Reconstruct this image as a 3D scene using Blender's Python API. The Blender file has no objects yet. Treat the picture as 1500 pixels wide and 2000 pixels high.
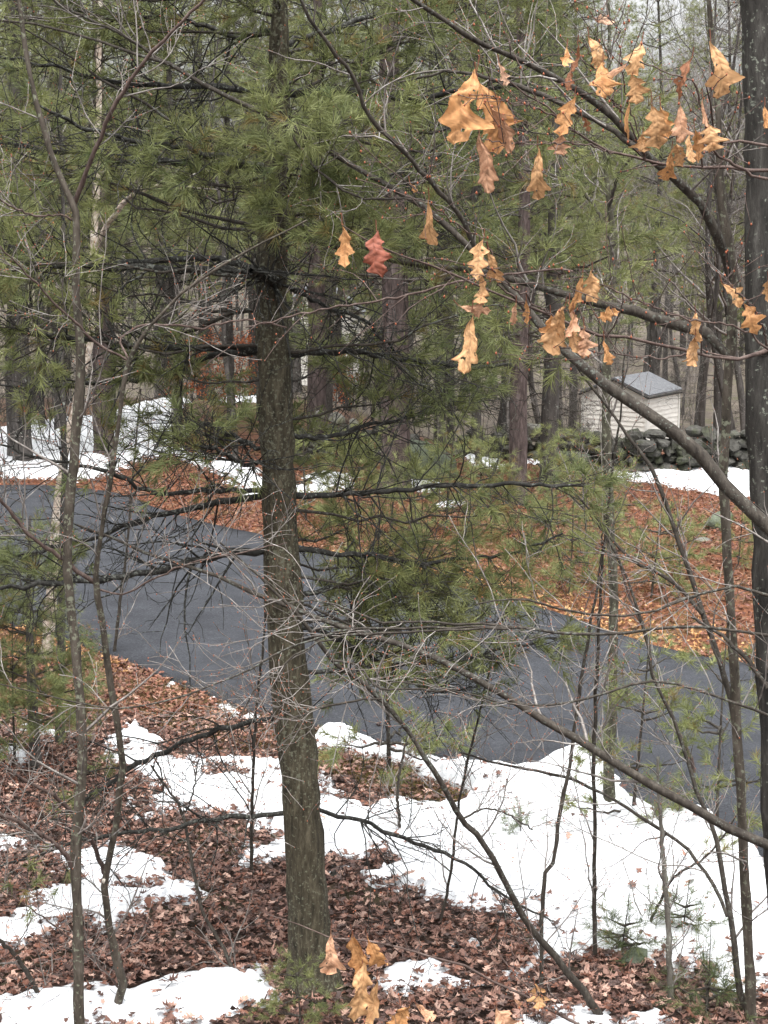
import bpy, math, random
import numpy as np
from mathutils import Vector

# ---------------------------------------------------------------- camera, sky, sun, exposure
S = bpy.context.scene
COL = S.collection
F = 3732.0                 # focal length in photo pixels (photo is 1500 x 2000)
CAMH = 5.14
PITCH = math.atan(600 / F)
cam = bpy.data.objects.new('camera', bpy.data.cameras.new('camera'))
COL.objects.link(cam)
cam.location = (0, 0, CAMH)
cam.rotation_euler = (math.pi / 2 - PITCH, 0, 0)
cam.data.sensor_fit = 'VERTICAL'
cam.data.sensor_height = 36
cam.data.lens = F / 2000 * 36
cam.data.clip_start = 0.05
cam.data.clip_end = 2000
S.camera = cam
SUN_EL, SUN_AZ = math.radians(72), math.radians(170)
w = bpy.data.worlds.new('World'); S.world = w; w.use_nodes = True
nt = w.node_tree
bg = nt.nodes['Background']; bg.inputs['Strength'].default_value = 0.15
sky = nt.nodes.new('ShaderNodeTexSky'); sky.sky_type = 'NISHITA'; sky.sun_disc = False
sky.sun_elevation = SUN_EL; sky.sun_rotation = SUN_AZ
sky.dust_density = 6.0; sky.air_density = 1.0; sky.ozone_density = 1.0
hs = nt.nodes.new('ShaderNodeHueSaturation'); hs.inputs['Saturation'].default_value = 0.12
nt.links.new(sky.outputs[0], hs.inputs['Color']); nt.links.new(hs.outputs[0], bg.inputs['Color'])
sl = bpy.data.lights.new('sun', 'SUN'); sl.energy = 0.5; sl.angle = math.radians(40); sl.color = (1, 0.98, 0.95)
so = bpy.data.objects.new('sun', sl); COL.objects.link(so)
so.rotation_euler = (math.pi / 2 - SUN_EL, 0, math.pi - SUN_AZ)
so.location = (0, 0, 40)
S.view_settings.view_transform = 'Standard'; S.view_settings.look = 'None'
S.view_settings.gamma = 1; S.view_settings.use_curve_mapping = False
S.view_settings.exposure = 1.8

RNG = np.random.default_rng(7)
CAM = np.array([0, 0, CAMH]); FW = np.array([0, math.cos(PITCH), -math.sin(PITCH)])
UP = np.array([0, math.sin(PITCH), math.cos(PITCH)]); RT = np.array([1., 0, 0])

# ---------------------------------------------------------------- terrain
def sstep(a, b, x):
    t = np.clip((np.asarray(x, float) - a) / (b - a), 0, 1)
    return t * t * (3 - 2 * t)

def terrain(x, y):
    x = np.asarray(x, float); y = np.asarray(y, float)
    k = sstep(-3, 5, x)
    z = -2.9 * k * sstep(38.5, 58, y) - 1.6 * (1 - k) * sstep(48, 70, y)
    z = z + 6.5 * sstep(85, 260, y)
    z = z + 0.03 * np.sin(x * 1.7 + y * .6) * np.sin(y * 1.3 - x * .4) + 0.015 * np.sin(x * 5.1) * np.sin(y * 4.3 + 1)
    return z

def ray(px, py):
    return FW + (px - 750) / F * RT + (1000 - py) / F * UP

def at(px, py, Y):
    d = ray(px, py); return CAM + d * (Y / d[1])

def ground(px, py):
    d = ray(px, py)
    t = np.linspace(6, 140, 4000) / d[1]
    p = CAM[None] + t[:, None] * d[None]
    h = p[:, 2] - terrain(p[:, 0], p[:, 1])
    i = np.argmax(h < 0)
    return p[i]

def gpoly(pts):
    return np.array([ground(*p)[:2] for p in pts])

def poly_sd(pts, poly):
    """signed distance to a polygon, positive inside; pts (N,2)"""
    pts = np.asarray(pts, float)
    out = np.full(len(pts), 1e9); inside = np.zeros(len(pts), bool)
    n = len(poly)
    for i in range(n):
        a = poly[i]; b = poly[(i + 1) % n]; e = b - a
        v = pts - a
        t = np.clip((v @ e) / max(e @ e, 1e-9), 0, 1)
        out = np.minimum(out, np.hypot(*(v - t[:, None] * e).T))
        c = ((a[1] > pts[:, 1]) != (b[1] > pts[:, 1]))
        dy = (b[1] - a[1]) if abs(b[1] - a[1]) > 1e-9 else 1e-9
        xx = a[0] + (pts[:, 1] - a[1]) / dy * e[0]
        inside ^= c & (pts[:, 0] < xx)
    return np.where(inside, out, -out)

def vnoise(x, y, s, seed=0):
    """smooth value noise, vectorised"""
    x = np.asarray(x, float) / s + 100; y = np.asarray(y, float) / s + 100
    i = np.floor(x).astype(np.int64); j = np.floor(y).astype(np.int64); fx = x - i; fy = y - j
    fx = fx * fx * (3 - 2 * fx); fy = fy * fy * (3 - 2 * fy)
    def h(a, b):
        v = (a * 374761393 + b * 668265263 + seed * 982451653) & 0xffffffff
        v = ((v ^ (v >> 13)) * 1274126177) & 0xffffffff
        return ((v ^ (v >> 16)) & 0xffff) / 65535.0
    return (h(i, j) * (1 - fx) + h(i + 1, j) * fx) * (1 - fy) + (h(i, j + 1) * (1 - fx) + h(i + 1, j + 1) * fx) * fy

# ---------------------------------------------------------------- mesh helpers
class MB:
    def __init__(s):
        s.v = []; s.q = []; s.t = []; s.c = []; s.qm = []; s.tm = []; s.n = 0
    def add(s, V, quads=None, tris=None, col=None, mat=0):
        V = np.asarray(V, float).reshape(-1, 3)
        s.v.append(V)
        c = np.ones((len(V), 3)) * 0.5 if col is None else np.broadcast_to(np.asarray(col, float), (len(V), 3))
        s.c.append(c)
        if quads is not None and len(quads):
            q = np.asarray(quads).reshape(-1, 4) + s.n; s.q.append(q); s.qm.append(np.full(len(q), mat))
        if tris is not None and len(tris):
            t = np.asarray(tris).reshape(-1, 3) + s.n; s.t.append(t); s.tm.append(np.full(len(t), mat))
        s.n += len(V)
    def tubes(s, P, R, sides=4, mat=0, rough=0.0, col=None):
        P = np.asarray(P, float); R = np.asarray(R, float)
        if P.ndim == 2: P = P[None]; R = R[None]
        N, K = P.shape[:2]
        if N == 0: return
        T = np.gradient(P, axis=1); T /= np.linalg.norm(T, axis=2, keepdims=True) + 1e-9
        m = np.abs(T.mean(1)); ax = np.argmin(m, 1); ref = np.eye(3)[ax][:, None, :]
        U = np.cross(T, np.broadcast_to(ref, T.shape)); U /= np.linalg.norm(U, axis=2, keepdims=True) + 1e-9
        W = np.cross(T, U)
        a = np.arange(sides) / sides * 2 * math.pi
        rr = R[:, :, None] * (1 + rough * RNG.normal(size=(N, K, sides)) if rough else 1)
        ring = P[:, :, None] + rr[..., None] * (np.cos(a)[:, None] * U[:, :, None] + np.sin(a)[:, None] * W[:, :, None])
        idx = np.arange(N * K * sides).reshape(N, K, sides)
        A = idx[:, :-1]; B = idx[:, 1:]
        q = np.stack([A, np.roll(A, -1, 2), np.roll(B, -1, 2), B], -1).reshape(-1, 4)
        cc = None if col is None else np.repeat(np.asarray(col).reshape(N, 3), K * sides, 0)
        s.add(ring.reshape(-1, 3), quads=q, mat=mat, col=cc)
    def build(s, name, mats, parent=None, base=(0, 0, 0), smooth=True, kind=None):
        me = bpy.data.meshes.new(name)
        V = np.concatenate(s.v) - np.asarray(base)
        q = np.concatenate(s.q) if s.q else np.zeros((0, 4), int)
        t = np.concatenate(s.t) if s.t else np.zeros((0, 3), int)
        me.vertices.add(len(V)); me.vertices.foreach_set('co', V.astype(np.float32).ravel())
        loops = np.concatenate([q.ravel(), t.ravel()]).astype(np.int32)
        me.loops.add(len(loops)); me.loops.foreach_set('vertex_index', loops)
        st = np.concatenate([np.arange(len(q)) * 4, len(q) * 4 + np.arange(len(t)) * 3]).astype(np.int32)
        me.polygons.add(len(st)); me.polygons.foreach_set('loop_start', st)
        mi = np.concatenate([np.concatenate(s.qm) if s.qm else np.zeros(0), np.concatenate(s.tm) if s.tm else np.zeros(0)]).astype(np.int32)
        me.polygons.foreach_set('material_index', mi)
        me.polygons.foreach_set('use_smooth', np.full(len(st), bool(smooth)))
        at_ = me.color_attributes.new('Col', 'FLOAT_COLOR', 'POINT')
        c = np.concatenate(s.c); c = np.concatenate([c, np.ones((len(c), 1))], 1)
        at_.data.foreach_set('color', c.astype(np.float32).ravel())
        me.update(calc_edges=True); me.validate()
        for m in (mats if isinstance(mats, (list, tuple)) else [mats]): me.materials.append(m)
        o = bpy.data.objects.new(name, me); COL.objects.link(o)
        if parent is not None: o.parent = parent
        if kind: o['kind'] = kind
        return o

def tag(o, label, cat, group=None, kind=None):
    o['label'] = label; o['category'] = cat
    if group: o['group'] = group
    if kind: o['kind'] = kind
    return o

def empty(name, loc, label=None, cat=None, group=None):
    o = bpy.data.objects.new(name, None); COL.objects.link(o); o.location = loc
    o.empty_display_size = 0.2
    if label: tag(o, label, cat, group)
    return o

def copy_tree(o, parent=None):
    c = o.copy(); COL.objects.link(c); c.parent = parent
    for ch in list(o.children): copy_tree(ch, c)
    return c

def resample(P, n, R=None):
    """Catmull-Rom through the points, n samples evenly by length"""
    P = np.asarray(P, float)
    Q = np.concatenate([[2 * P[0] - P[1]], P, [2 * P[-1] - P[-2]]])
    out = []
    m = 8
    for i in range(1, len(Q) - 2):
        t = np.arange(m)[:, None] / m
        a, b, c, d = Q[i - 1], Q[i], Q[i + 1], Q[i + 2]
        out.append(0.5 * ((2 * b) + (c - a) * t + (2 * a - 5 * b + 4 * c - d) * t ** 2 + (3 * b - a - 3 * c + d) * t ** 3))
    out.append(Q[-2][None])
    C = np.concatenate(out)
    L = np.concatenate([[0], np.cumsum(np.linalg.norm(np.diff(C[:, :3], axis=0), axis=1))])
    u = np.linspace(0, L[-1], n)
    return np.stack([np.interp(u, L, C[:, k]) for k in range(C.shape[1])], 1)

def spawn(P, R, n, lmin, lmax, ang=(35, 70), K=5, t0=.15, t1=.98, up=0., flat=1., wig=.12, rr=.55, rmin=.0010, shrink=.5, grav=0., rng=RNG, rcap=9):
    N, Kp = P.shape[:2]
    if N == 0 or n == 0: return np.zeros((0, K, 3)), np.zeros((0, K))
    idx = np.repeat(np.arange(N), n); M = len(idx)
    t = rng.uniform(t0, t1, M); f = t * (Kp - 1); i = np.minimum(f.astype(int), Kp - 2); fr = (f - i)[:, None]
    A = P[idx, i]; B = P[idx, i + 1]
    pos = A + (B - A) * fr
    tan = (B - A); tan /= np.linalg.norm(tan, axis=1, keepdims=True) + 1e-9
    rad = R[idx, i] * (1 - fr[:, 0]) + R[idx, i + 1] * fr[:, 0]
    r = rng.normal(size=(M, 3)); r -= (r * tan).sum(1, keepdims=True) * tan
    r[:, 2] *= flat
    r /= np.linalg.norm(r, axis=1, keepdims=True) + 1e-9
    a = np.radians(rng.uniform(ang[0], ang[1], M))[:, None]
    d = tan * np.cos(a) + r * np.sin(a); d[:, 2] += up
    d /= np.linalg.norm(d, axis=1, keepdims=True)
    L = rng.uniform(lmin, lmax, M) * (1 - shrink * t)
    out = np.zeros((M, K, 3)); out[:, 0] = pos
    for k in range(1, K):
        out[:, k] = out[:, k - 1] + d * (L / (K - 1))[:, None]
        d = d + wig * rng.normal(size=(M, 3)); d[:, 2] += grav
        d /= np.linalg.norm(d, axis=1, keepdims=True)
    r0 = np.clip(np.minimum(rad * rr, L * .012 + .0006), rmin, rcap)
    tap = np.linspace(1, 0, K)[None]
    RR = rmin * .8 + (r0[:, None] - rmin * .8) * tap
    return out, RR

def needles(mb, pos, dr, n=34, ln=(.07, .11), wd=.0028, mat=1, back=.06, rng=RNG, hue=None, cone=(20, 65), droop=.12):
    N = len(pos)
    if N == 0: return
    dr = dr / (np.linalg.norm(dr, axis=1, keepdims=True) + 1e-9)
    d = np.repeat(dr, n, 0); M = N * n
    p = np.repeat(pos, n, 0) - d * rng.uniform(-.01, back, M)[:, None]
    r = rng.normal(size=(M, 3)); r -= (r * d).sum(1, keepdims=True) * d
    r /= np.linalg.norm(r, axis=1, keepdims=True) + 1e-9
    a = np.radians(rng.uniform(cone[0], cone[1], M))[:, None]
    e = d * np.cos(a) + r * np.sin(a); e[:, 2] -= droop
    e /= np.linalg.norm(e, axis=1, keepdims=True)
    L = rng.uniform(ln[0], ln[1], M)[:, None]
    s = np.cross(e, rng.normal(size=(M, 3))); s /= np.linalg.norm(s, axis=1, keepdims=True) + 1e-9
    V = np.stack([p - s * wd / 2, p + s * wd / 2, p + e * L], 1).reshape(-1, 3)
    h = rng.uniform(0, 1, N) if hue is None else np.clip(hue + rng.normal(0, .18, N), 0, 1)
    g0 = np.array([.085, .115, .052]); g1 = np.array([.230, .245, .098]); yb = np.array([.22, .17, .065])
    c = g0 + (g1 - g0) * h[:, None]
    old = rng.uniform(0, 1, N) < .05
    c[old] = yb * .9
    cc = np.repeat(np.repeat(c, n, 0) * rng.uniform(.75, 1.25, (M, 1)), 3, 0)
    mb.add(V, tris=np.arange(M * 3).reshape(-1, 3), col=cc, mat=mat)

# ---------------------------------------------------------------- materials
def newmat(name):
    m = bpy.data.materials.new(name); m.use_nodes = True
    nt = m.node_tree; b = nt.nodes['Principled BSDF']
    b.inputs['Roughness'].default_value = .85
    b.inputs['Specular IOR Level'].default_value = .25
    return m, nt, b

def ramp(nt, stops):
    r = nt.nodes.new('ShaderNodeValToRGB'); e = r.color_ramp.elements
    while len(e) < len(stops): e.new(.5)
    for k, (p, c) in enumerate(stops):
        e[k].position = p; e[k].color = (*c, 1)
    return r

def noise(nt, scale, detail=4, rough=.6, vec=None, out='Fac'):
    n = nt.nodes.new('ShaderNodeTexNoise'); n.inputs['Scale'].default_value = scale
    n.inputs['Detail'].default_value = detail; n.inputs['Roughness'].default_value = rough
    if vec: nt.links.new(vec, n.inputs['Vector'])
    return n

def coords(nt, kind='Object', scale=(1, 1, 1)):
    tc = nt.nodes.new('ShaderNodeTexCoord'); mp = nt.nodes.new('ShaderNodeMapping')
    mp.inputs['Scale'].default_value = scale
    nt.links.new(tc.outputs[kind], mp.inputs['Vector']); return mp.outputs[0]

def bark(name, dark, mid, light, scale=14, lichen=None, lich_amt=.62, zst=.3, bump=.6, rough=.8):
    m, nt, b = newmat(name)
    v = coords(nt, 'Object', (1, 1, zst)); v2 = coords(nt, 'Object')
    n = noise(nt, scale, 6, .7, v)
    r = ramp(nt, [(.32, dark), (.52, mid), (.72, light)])
    nt.links.new(n.outputs[0], r.inputs[0]); col = r.outputs[0]
    if lichen:
        n2 = noise(nt, scale * 1.6, 4, .6, v2)
        n3 = noise(nt, 1.3, 2, .5, v2)
        ad = nt.nodes.new('ShaderNodeMath'); ad.operation = 'MULTIPLY_ADD'; ad.inputs[1].default_value = .35
        nt.links.new(n3.outputs[0], ad.inputs[0]); nt.links.new(n2.outputs[0], ad.inputs[2])
        rr = ramp(nt, [(lich_amt + .14, (0, 0, 0)), (lich_amt + .2, (1, 1, 1))])
        nt.links.new(ad.outputs[0], rr.inputs[0])
        mx = nt.nodes.new('ShaderNodeMix'); mx.data_type = 'RGBA'
        nt.links.new(rr.outputs[0], mx.inputs[0]); nt.links.new(col, mx.inputs[6]); mx.inputs[7].default_value = (*lichen, 1)
        col = mx.outputs[2]
    nt.links.new(col, b.inputs['Base Color']); b.inputs['Roughness'].default_value = rough
    bp = nt.nodes.new('ShaderNodeBump'); bp.inputs['Strength'].default_value = bump; bp.inputs['Distance'].default_value = .02
    nt.links.new(n.outputs[0], bp.inputs['Height']); nt.links.new(bp.outputs[0], b.inputs['Normal'])
    return m

def attrmat(name, rough=.7, trans=0., gain=1.):
    m, nt, b = newmat(name)
    a = nt.nodes.new('ShaderNodeAttribute'); a.attribute_name = 'Col'
    nt.links.new(a.outputs['Color'], b.inputs['Base Color']); b.inputs['Roughness'].default_value = rough
    if trans:
        t = nt.nodes.new('ShaderNodeBsdfTranslucent'); nt.links.new(a.outputs['Color'], t.inputs['Color'])
        mx = nt.nodes.new('ShaderNodeMixShader'); mx.inputs[0].default_value = trans
        nt.links.new(b.outputs[0], mx.inputs[1]); nt.links.new(t.outputs[0], mx.inputs[2])
        nt.links.new(mx.outputs[0], nt.nodes['Material Output'].inputs['Surface'])
    return m, nt, b, a

M_NEEDLE = attrmat('pine_needles', .55, .35)[0]
M_PINEBARK = bark('pine_bark', (.012, .010, .006), (.052, .044, .028), (.115, .100, .068), 30, (.12, .12, .085), .60, .22, 1.0)
M_LIMB = bark('wet_dark_limb_bark', (.018, .014, .011), (.042, .035, .028), (.088, .076, .062), 26, (.10, .105, .09), .62)
M_PINELIMB = bark('dark_pine_limb_bark', (.009, .009, .008), (.024, .023, .020), (.07, .068, .062), 26, (.12, .125, .11), .62)
M_SAP = bark('sapling_bark', (.028, .024, .018), (.068, .056, .044), (.125, .108, .088), 20, (.16, .165, .12), .60)
M_SAPRED = bark('red_brown_twig_bark', (.045, .030, .026), (.095, .066, .056), (.17, .13, .115), 30)
M_GREYTWIG = bark('grey_twig_bark', (.075, .064, .056), (.185, .165, .15), (.38, .36, .34), 18)
M_DARKTRUNK = bark('dark_furrowed_bark', (.012, .011, .010), (.036, .033, .029), (.085, .08, .072), 20, (.16, .17, .14), .66, .2, 1.)
M_FARBARK = bark('far_trunk_bark', (.028, .025, .022), (.060, .053, .048), (.115, .105, .097), 12, (.22, .23, .2), .66, .25)
M_REDPINE = bark('reddish_pine_bark', (.030, .022, .020), (.075, .056, .052), (.15, .12, .115), 14, None, .6, .25)
M_LICHEN = bark('lichen_grey_bark', (.045, .040, .032), (.11, .10, .085), (.24, .235, .20), 16, (.32, .33, .28), .60)
M_MOSSTRUNK = bark('mossy_young_trunk', (.022, .020, .014), (.062, .057, .040), (.13, .12, .09), 20, (.2, .21, .15), .61)
M_BIRCH = bark('birch_bark', (.12, .075, .05), (.42, .36, .30), (.62, .58, .52), 9, (.10, .08, .06), .64, 1.6, .3)
M_SCAR = bark('pale_pruning_scar', (.30, .25, .2), (.5, .46, .4), (.7, .68, .62), 30)
M_BUD = newmat('red_buds')[0]; M_BUD.node_tree.nodes['Principled BSDF'].inputs['Base Color'].default_value = (.26, .085, .045, 1)

# leaves still on the oak
M_OAKLEAF, nt_, b_, a_ = attrmat('dry_oak_leaf', .6, .2)
v_ = coords(nt_, 'Object', (1, 1, 1)); n_ = noise(nt_, 55, 5, .65, v_)
r_ = ramp(nt_, [(.3, (.70, .60, .55)), (.5, (1, 1, 1)), (.75, (1.0, 1.05, 1.1))])
nt_.links.new(n_.outputs[0], r_.inputs[0])
mx_ = nt_.nodes.new('ShaderNodeMix'); mx_.data_type = 'RGBA'; mx_.blend_type = 'MULTIPLY'; mx_.inputs[0].default_value = 1
nt_.links.new(a_.outputs['Color'], mx_.inputs[6]); nt_.links.new(r_.outputs[0], mx_.inputs[7]); nt_.links.new(mx_.outputs[2], b_.inputs['Base Color'])
M_LITTER = attrmat('fallen_leaf', .55, .08)[0]

# ground
M_GROUND, nt_, b_ = newmat('forest_floor')
v_ = coords(nt_, 'Object')
n1 = noise(nt_, 16, 8, .75, v_); r1 = ramp(nt_, [(.3, (.016, .011, .009)), (.48, (.055, .032, .024)), (.62, (.10, .056, .04)), (.78, (.19, .12, .09))])
nt_.links.new(n1.outputs[0], r1.inputs[0])
n2 = noise(nt_, 18, 8, .75, v_); r2 = ramp(nt_, [(.3, (.04, .018, .010)), (.5, (.15, .055, .026)), (.7, (.27, .12, .055))])
nt_.links.new(n2.outputs[0], r2.inputs[0])
sx = nt_.nodes.new('ShaderNodeSeparateXYZ'); nt_.links.new(v_, sx.inputs[0])
mr = nt_.nodes.new('ShaderNodeMapRange'); mr.inputs[1].default_value = 17; mr.inputs[2].default_value = 22
nt_.links.new(sx.outputs[1], mr.inputs[0])
mr2 = nt_.nodes.new('ShaderNodeMapRange'); mr2.inputs[1].default_value = 36; mr2.inputs[2].default_value = 60
nt_.links.new(sx.outputs[1], mr2.inputs[0])
m1 = nt_.nodes.new('ShaderNodeMix'); m1.data_type = 'RGBA'; nt_.links.new(mr.outputs[0], m1.inputs[0])
nt_.links.new(r1.outputs[0], m1.inputs[6]); nt_.links.new(r2.outputs[0], m1.inputs[7])
n3 = noise(nt_, 3, 8, .7, v_); r3 = ramp(nt_, [(.3, (.04, .033, .026)), (.55, (.10, .080, .062)), (.75, (.17, .145, .12))])
nt_.links.new(n3.outputs[0], r3.inputs[0])
m2 = nt_.nodes.new('ShaderNodeMix'); m2.data_type = 'RGBA'; nt_.links.new(mr2.outputs[0], m2.inputs[0])
nt_.links.new(m1.outputs[2], m2.inputs[6]); nt_.links.new(r3.outputs[0], m2.inputs[7])
n4 = noise(nt_, .9, 3, .6, v_); r4 = ramp(nt_, [(.52, (0, 0, 0)), (.66, (1, 1, 1))]); nt_.links.new(n4.outputs[0], r4.inputs[0])
ml = nt_.nodes.new('ShaderNodeMath'); ml.operation = 'MULTIPLY'; ml.inputs[1].default_value = .45; nt_.links.new(r4.outputs[0], ml.inputs[0])
m3 = nt_.nodes.new('ShaderNodeMix'); m3.data_type = 'RGBA'; nt_.links.new(ml.outputs[0], m3.inputs[0])
nt_.links.new(m2.outputs[2], m3.inputs[6]); m3.inputs[7].default_value = (.075, .080, .028, 1)
nt_.links.new(m3.outputs[2], b_.inputs['Base Color'])
bp = nt_.nodes.new('ShaderNodeBump'); bp.inputs['Strength'].default_value = 1; bp.inputs['Distance'].default_value = .05
nt_.links.new(n1.outputs[0], bp.inputs['Height']); nt_.links.new(bp.outputs[0], b_.inputs['Normal'])

M_ASPHALT, nt_, b_ = newmat('wet_asphalt')
v_ = coords(nt_, 'Object'); n1 = noise(nt_, 42, 6, .8, v_); n2 = noise(nt_, 1.6, 7, .7, v_)
r1 = ramp(nt_, [(.30, (.022, .0235, .027)), (.52, (.046, .0485, .055)), (.66, (.078, .081, .088)), (.75, (.18, .18, .18))]); nt_.links.new(n1.outputs[0], r1.inputs[0])
r2 = ramp(nt_, [(.3, (.70, .70, .70)), (.7, (1.25, 1.25, 1.25))]); nt_.links.new(n2.outputs[0], r2.inputs[0])
mx_ = nt_.nodes.new('ShaderNodeMix'); mx_.data_type = 'RGBA'; mx_.blend_type = 'MULTIPLY'; mx_.inputs[0].default_value = 1
nt_.links.new(r1.outputs[0], mx_.inputs[6]); nt_.links.new(r2.outputs[0], mx_.inputs[7]); nt_.links.new(mx_.outputs[2], b_.inputs['Base Color'])
b_.inputs['Roughness'].default_value = .95; b_.inputs['Specular IOR Level'].default_value = .08
bp = nt_.nodes.new('ShaderNodeBump'); bp.inputs['Strength'].default_value = .8; bp.inputs['Distance'].default_value = .02
nt_.links.new(n1.outputs[0], bp.inputs['Height']); nt_.links.new(bp.outputs[0], b_.inputs['Normal'])

M_SNOW, nt_, b_ = newmat('old_snow')
v_ = coords(nt_, 'Object'); n1 = noise(nt_, 22, 8, .8, v_); n2 = noise(nt_, 5, 6, .65, v_)
r1 = ramp(nt_, [(.27, (.16, .13, .11)), (.34, (.46, .47, .485)), (.46, (.585, .60, .615)), (.62, (.66, .675, .69))]); nt_.links.new(n1.outputs[0], r1.inputs[0])
nt_.links.new(r1.outputs[0], b_.inputs['Base Color'])
bp = nt_.nodes.new('ShaderNodeBump'); bp.inputs['Strength'].default_value = .5; bp.inputs['Distance'].default_value = .06
nt_.links.new(n2.outputs[0], bp.inputs['Height']); nt_.links.new(bp.outputs[0], b_.inputs['Normal'])
b_.inputs['Roughness'].default_value = .7

def stonemat(name, a, b3, c, moss=None, mamt=.5):
    m, nt, b = newmat(name)
    v = coords(nt, 'Object'); n = noise(nt, 6, 8, .7, v)
    r = ramp(nt, [(.3, a), (.5, b3), (.72, c)]); nt.links.new(n.outputs[0], r.inputs[0]); col = r.outputs[0]
    if moss:
        n2 = noise(nt, 2.5, 6, .7, v); rr = ramp(nt, [(mamt - .08, (0, 0, 0)), (mamt + .08, (1, 1, 1))]); nt.links.new(n2.outputs[0], rr.inputs[0])
        mx = nt.nodes.new('ShaderNodeMix'); mx.data_type = 'RGBA'; nt.links.new(rr.outputs[0], mx.inputs[0]); nt.links.new(col, mx.inputs[6])
        mx.inputs[7].default_value = (*moss, 1); col = mx.outputs[2]
    nt.links.new(col, b.inputs['Base Color'])
    bp = nt.nodes.new('ShaderNodeBump'); bp.inputs['Strength'].default_value = .8; bp.inputs['Distance'].default_value = .05
    nt.links.new(n.outputs[0], bp.inputs['Height']); nt.links.new(bp.outputs[0], b.inputs['Normal'])
    return m
M_WALLSTONE = stonemat('weathered_fieldstone', (.022, .021, .018), (.052, .050, .044), (.11, .106, .095), (.05, .055, .032), .56)
M_MOSSROCK = stonemat('mossy_rock', (.05, .055, .04), (.10, .115, .08), (.17, .175, .15), (.075, .088, .062), .46)
M_PALEROCK = stonemat('pale_rock', (.07, .065, .055), (.14, .135, .12), (.24, .235, .215), (.10, .10, .06), .55)

# ---------------------------------------------------------------- ground sheet
ys = np.concatenate([np.linspace(-15, 8, 12)[:-1], np.arange(8, 42, .12), np.arange(42, 95, .6), np.linspace(95, 420, 60)])
us = np.concatenate([np.linspace(-1, -.26, 14)[:-1], np.linspace(-.26, .26, 150), np.linspace(.26, 1, 14)[1:]])
mb = MB()
YY, UU = np.meshgrid(ys, us, indexing='ij'); XX = UU * (np.maximum(YY, 10) * 1.0 + 6)
ZZ = terrain(XX, YY) + .05 * (vnoise(XX, YY, .35, 3) - .5) * (YY < 60)
idx = np.arange(XX.size).reshape(XX.shape)
mb.add(np.stack([XX, YY, ZZ], -1).reshape(-1, 3), quads=np.stack([idx[:-1, :-1], idx[:-1, 1:], idx[1:, 1:], idx[1:, :-1]], -1))
g = mb.build('ground', M_GROUND); g['kind'] = 'structure'

# ---------------------------------------------------------------- driveway
far_edge = [(-700, 985), (-300, 962), (0, 955), (200, 965), (320, 1003), (430, 1032), (520, 1052), (700, 1100), (820, 1137), (1000, 1180), (1150, 1226), (1250, 1262), (1370, 1290), (1480, 1308), (1600, 1345), (1800, 1420), (2200, 1600)]
near_edge = [(-700, 1240), (-300, 1225), (0, 1228), (100, 1240), (200, 1285), (320, 1330), (450, 1385), (620, 1428), (800, 1468), (920, 1500), (1060, 1535), (1200, 1580), (1260, 1620), (1400, 1685), (1500, 1715), (1600, 1760), (1800, 1880), (2200, 2150)]
fe = resample(gpoly(far_edge), 160); ne = resample(gpoly(near_edge), 160)
jit = lambda P, s: P + .05 * (np.stack([vnoise(P[:, 0], P[:, 1], .4, s), vnoise(P[:, 0], P[:, 1], .4, s + 1)], 1) - .5)
fe = jit(fe, 11); ne = jit(ne, 13)
ROADPOLY = np.concatenate([fe, ne[::-1]])
mb = MB(); nn = 24
tt = np.linspace(0, 1, nn)
G = fe[:, None] * (1 - tt)[None, :, None] + ne[:, None] * tt[None, :, None]
crown = .075 + .05 * np.sin(tt * math.pi)
crown[0] = crown[-1] = -.06
crown[1] = crown[-2] = .06
tt2 = tt.copy(); tt2[1] = .002; tt2[-2] = .998
G = fe[:, None] * (1 - tt2)[None, :, None] + ne[:, None] * tt2[None, :, None]
Z = terrain(G[..., 0], G[..., 1]) * .3 + crown[None]
idx = np.arange(160 * nn).reshape(160, nn)
mb.add(np.concatenate([G, Z[..., None]], -1).reshape(-1, 3), quads=np.stack([idx[:-1, :-1], idx[1:, :-1], idx[1:, 1:], idx[:-1, 1:]], -1))
o = mb.build('driveway', M_ASPHALT); o['kind'] = 'structure'
def on_road(xy): return poly_sd(np.asarray(xy).reshape(-1, 2), ROADPOLY)

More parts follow.
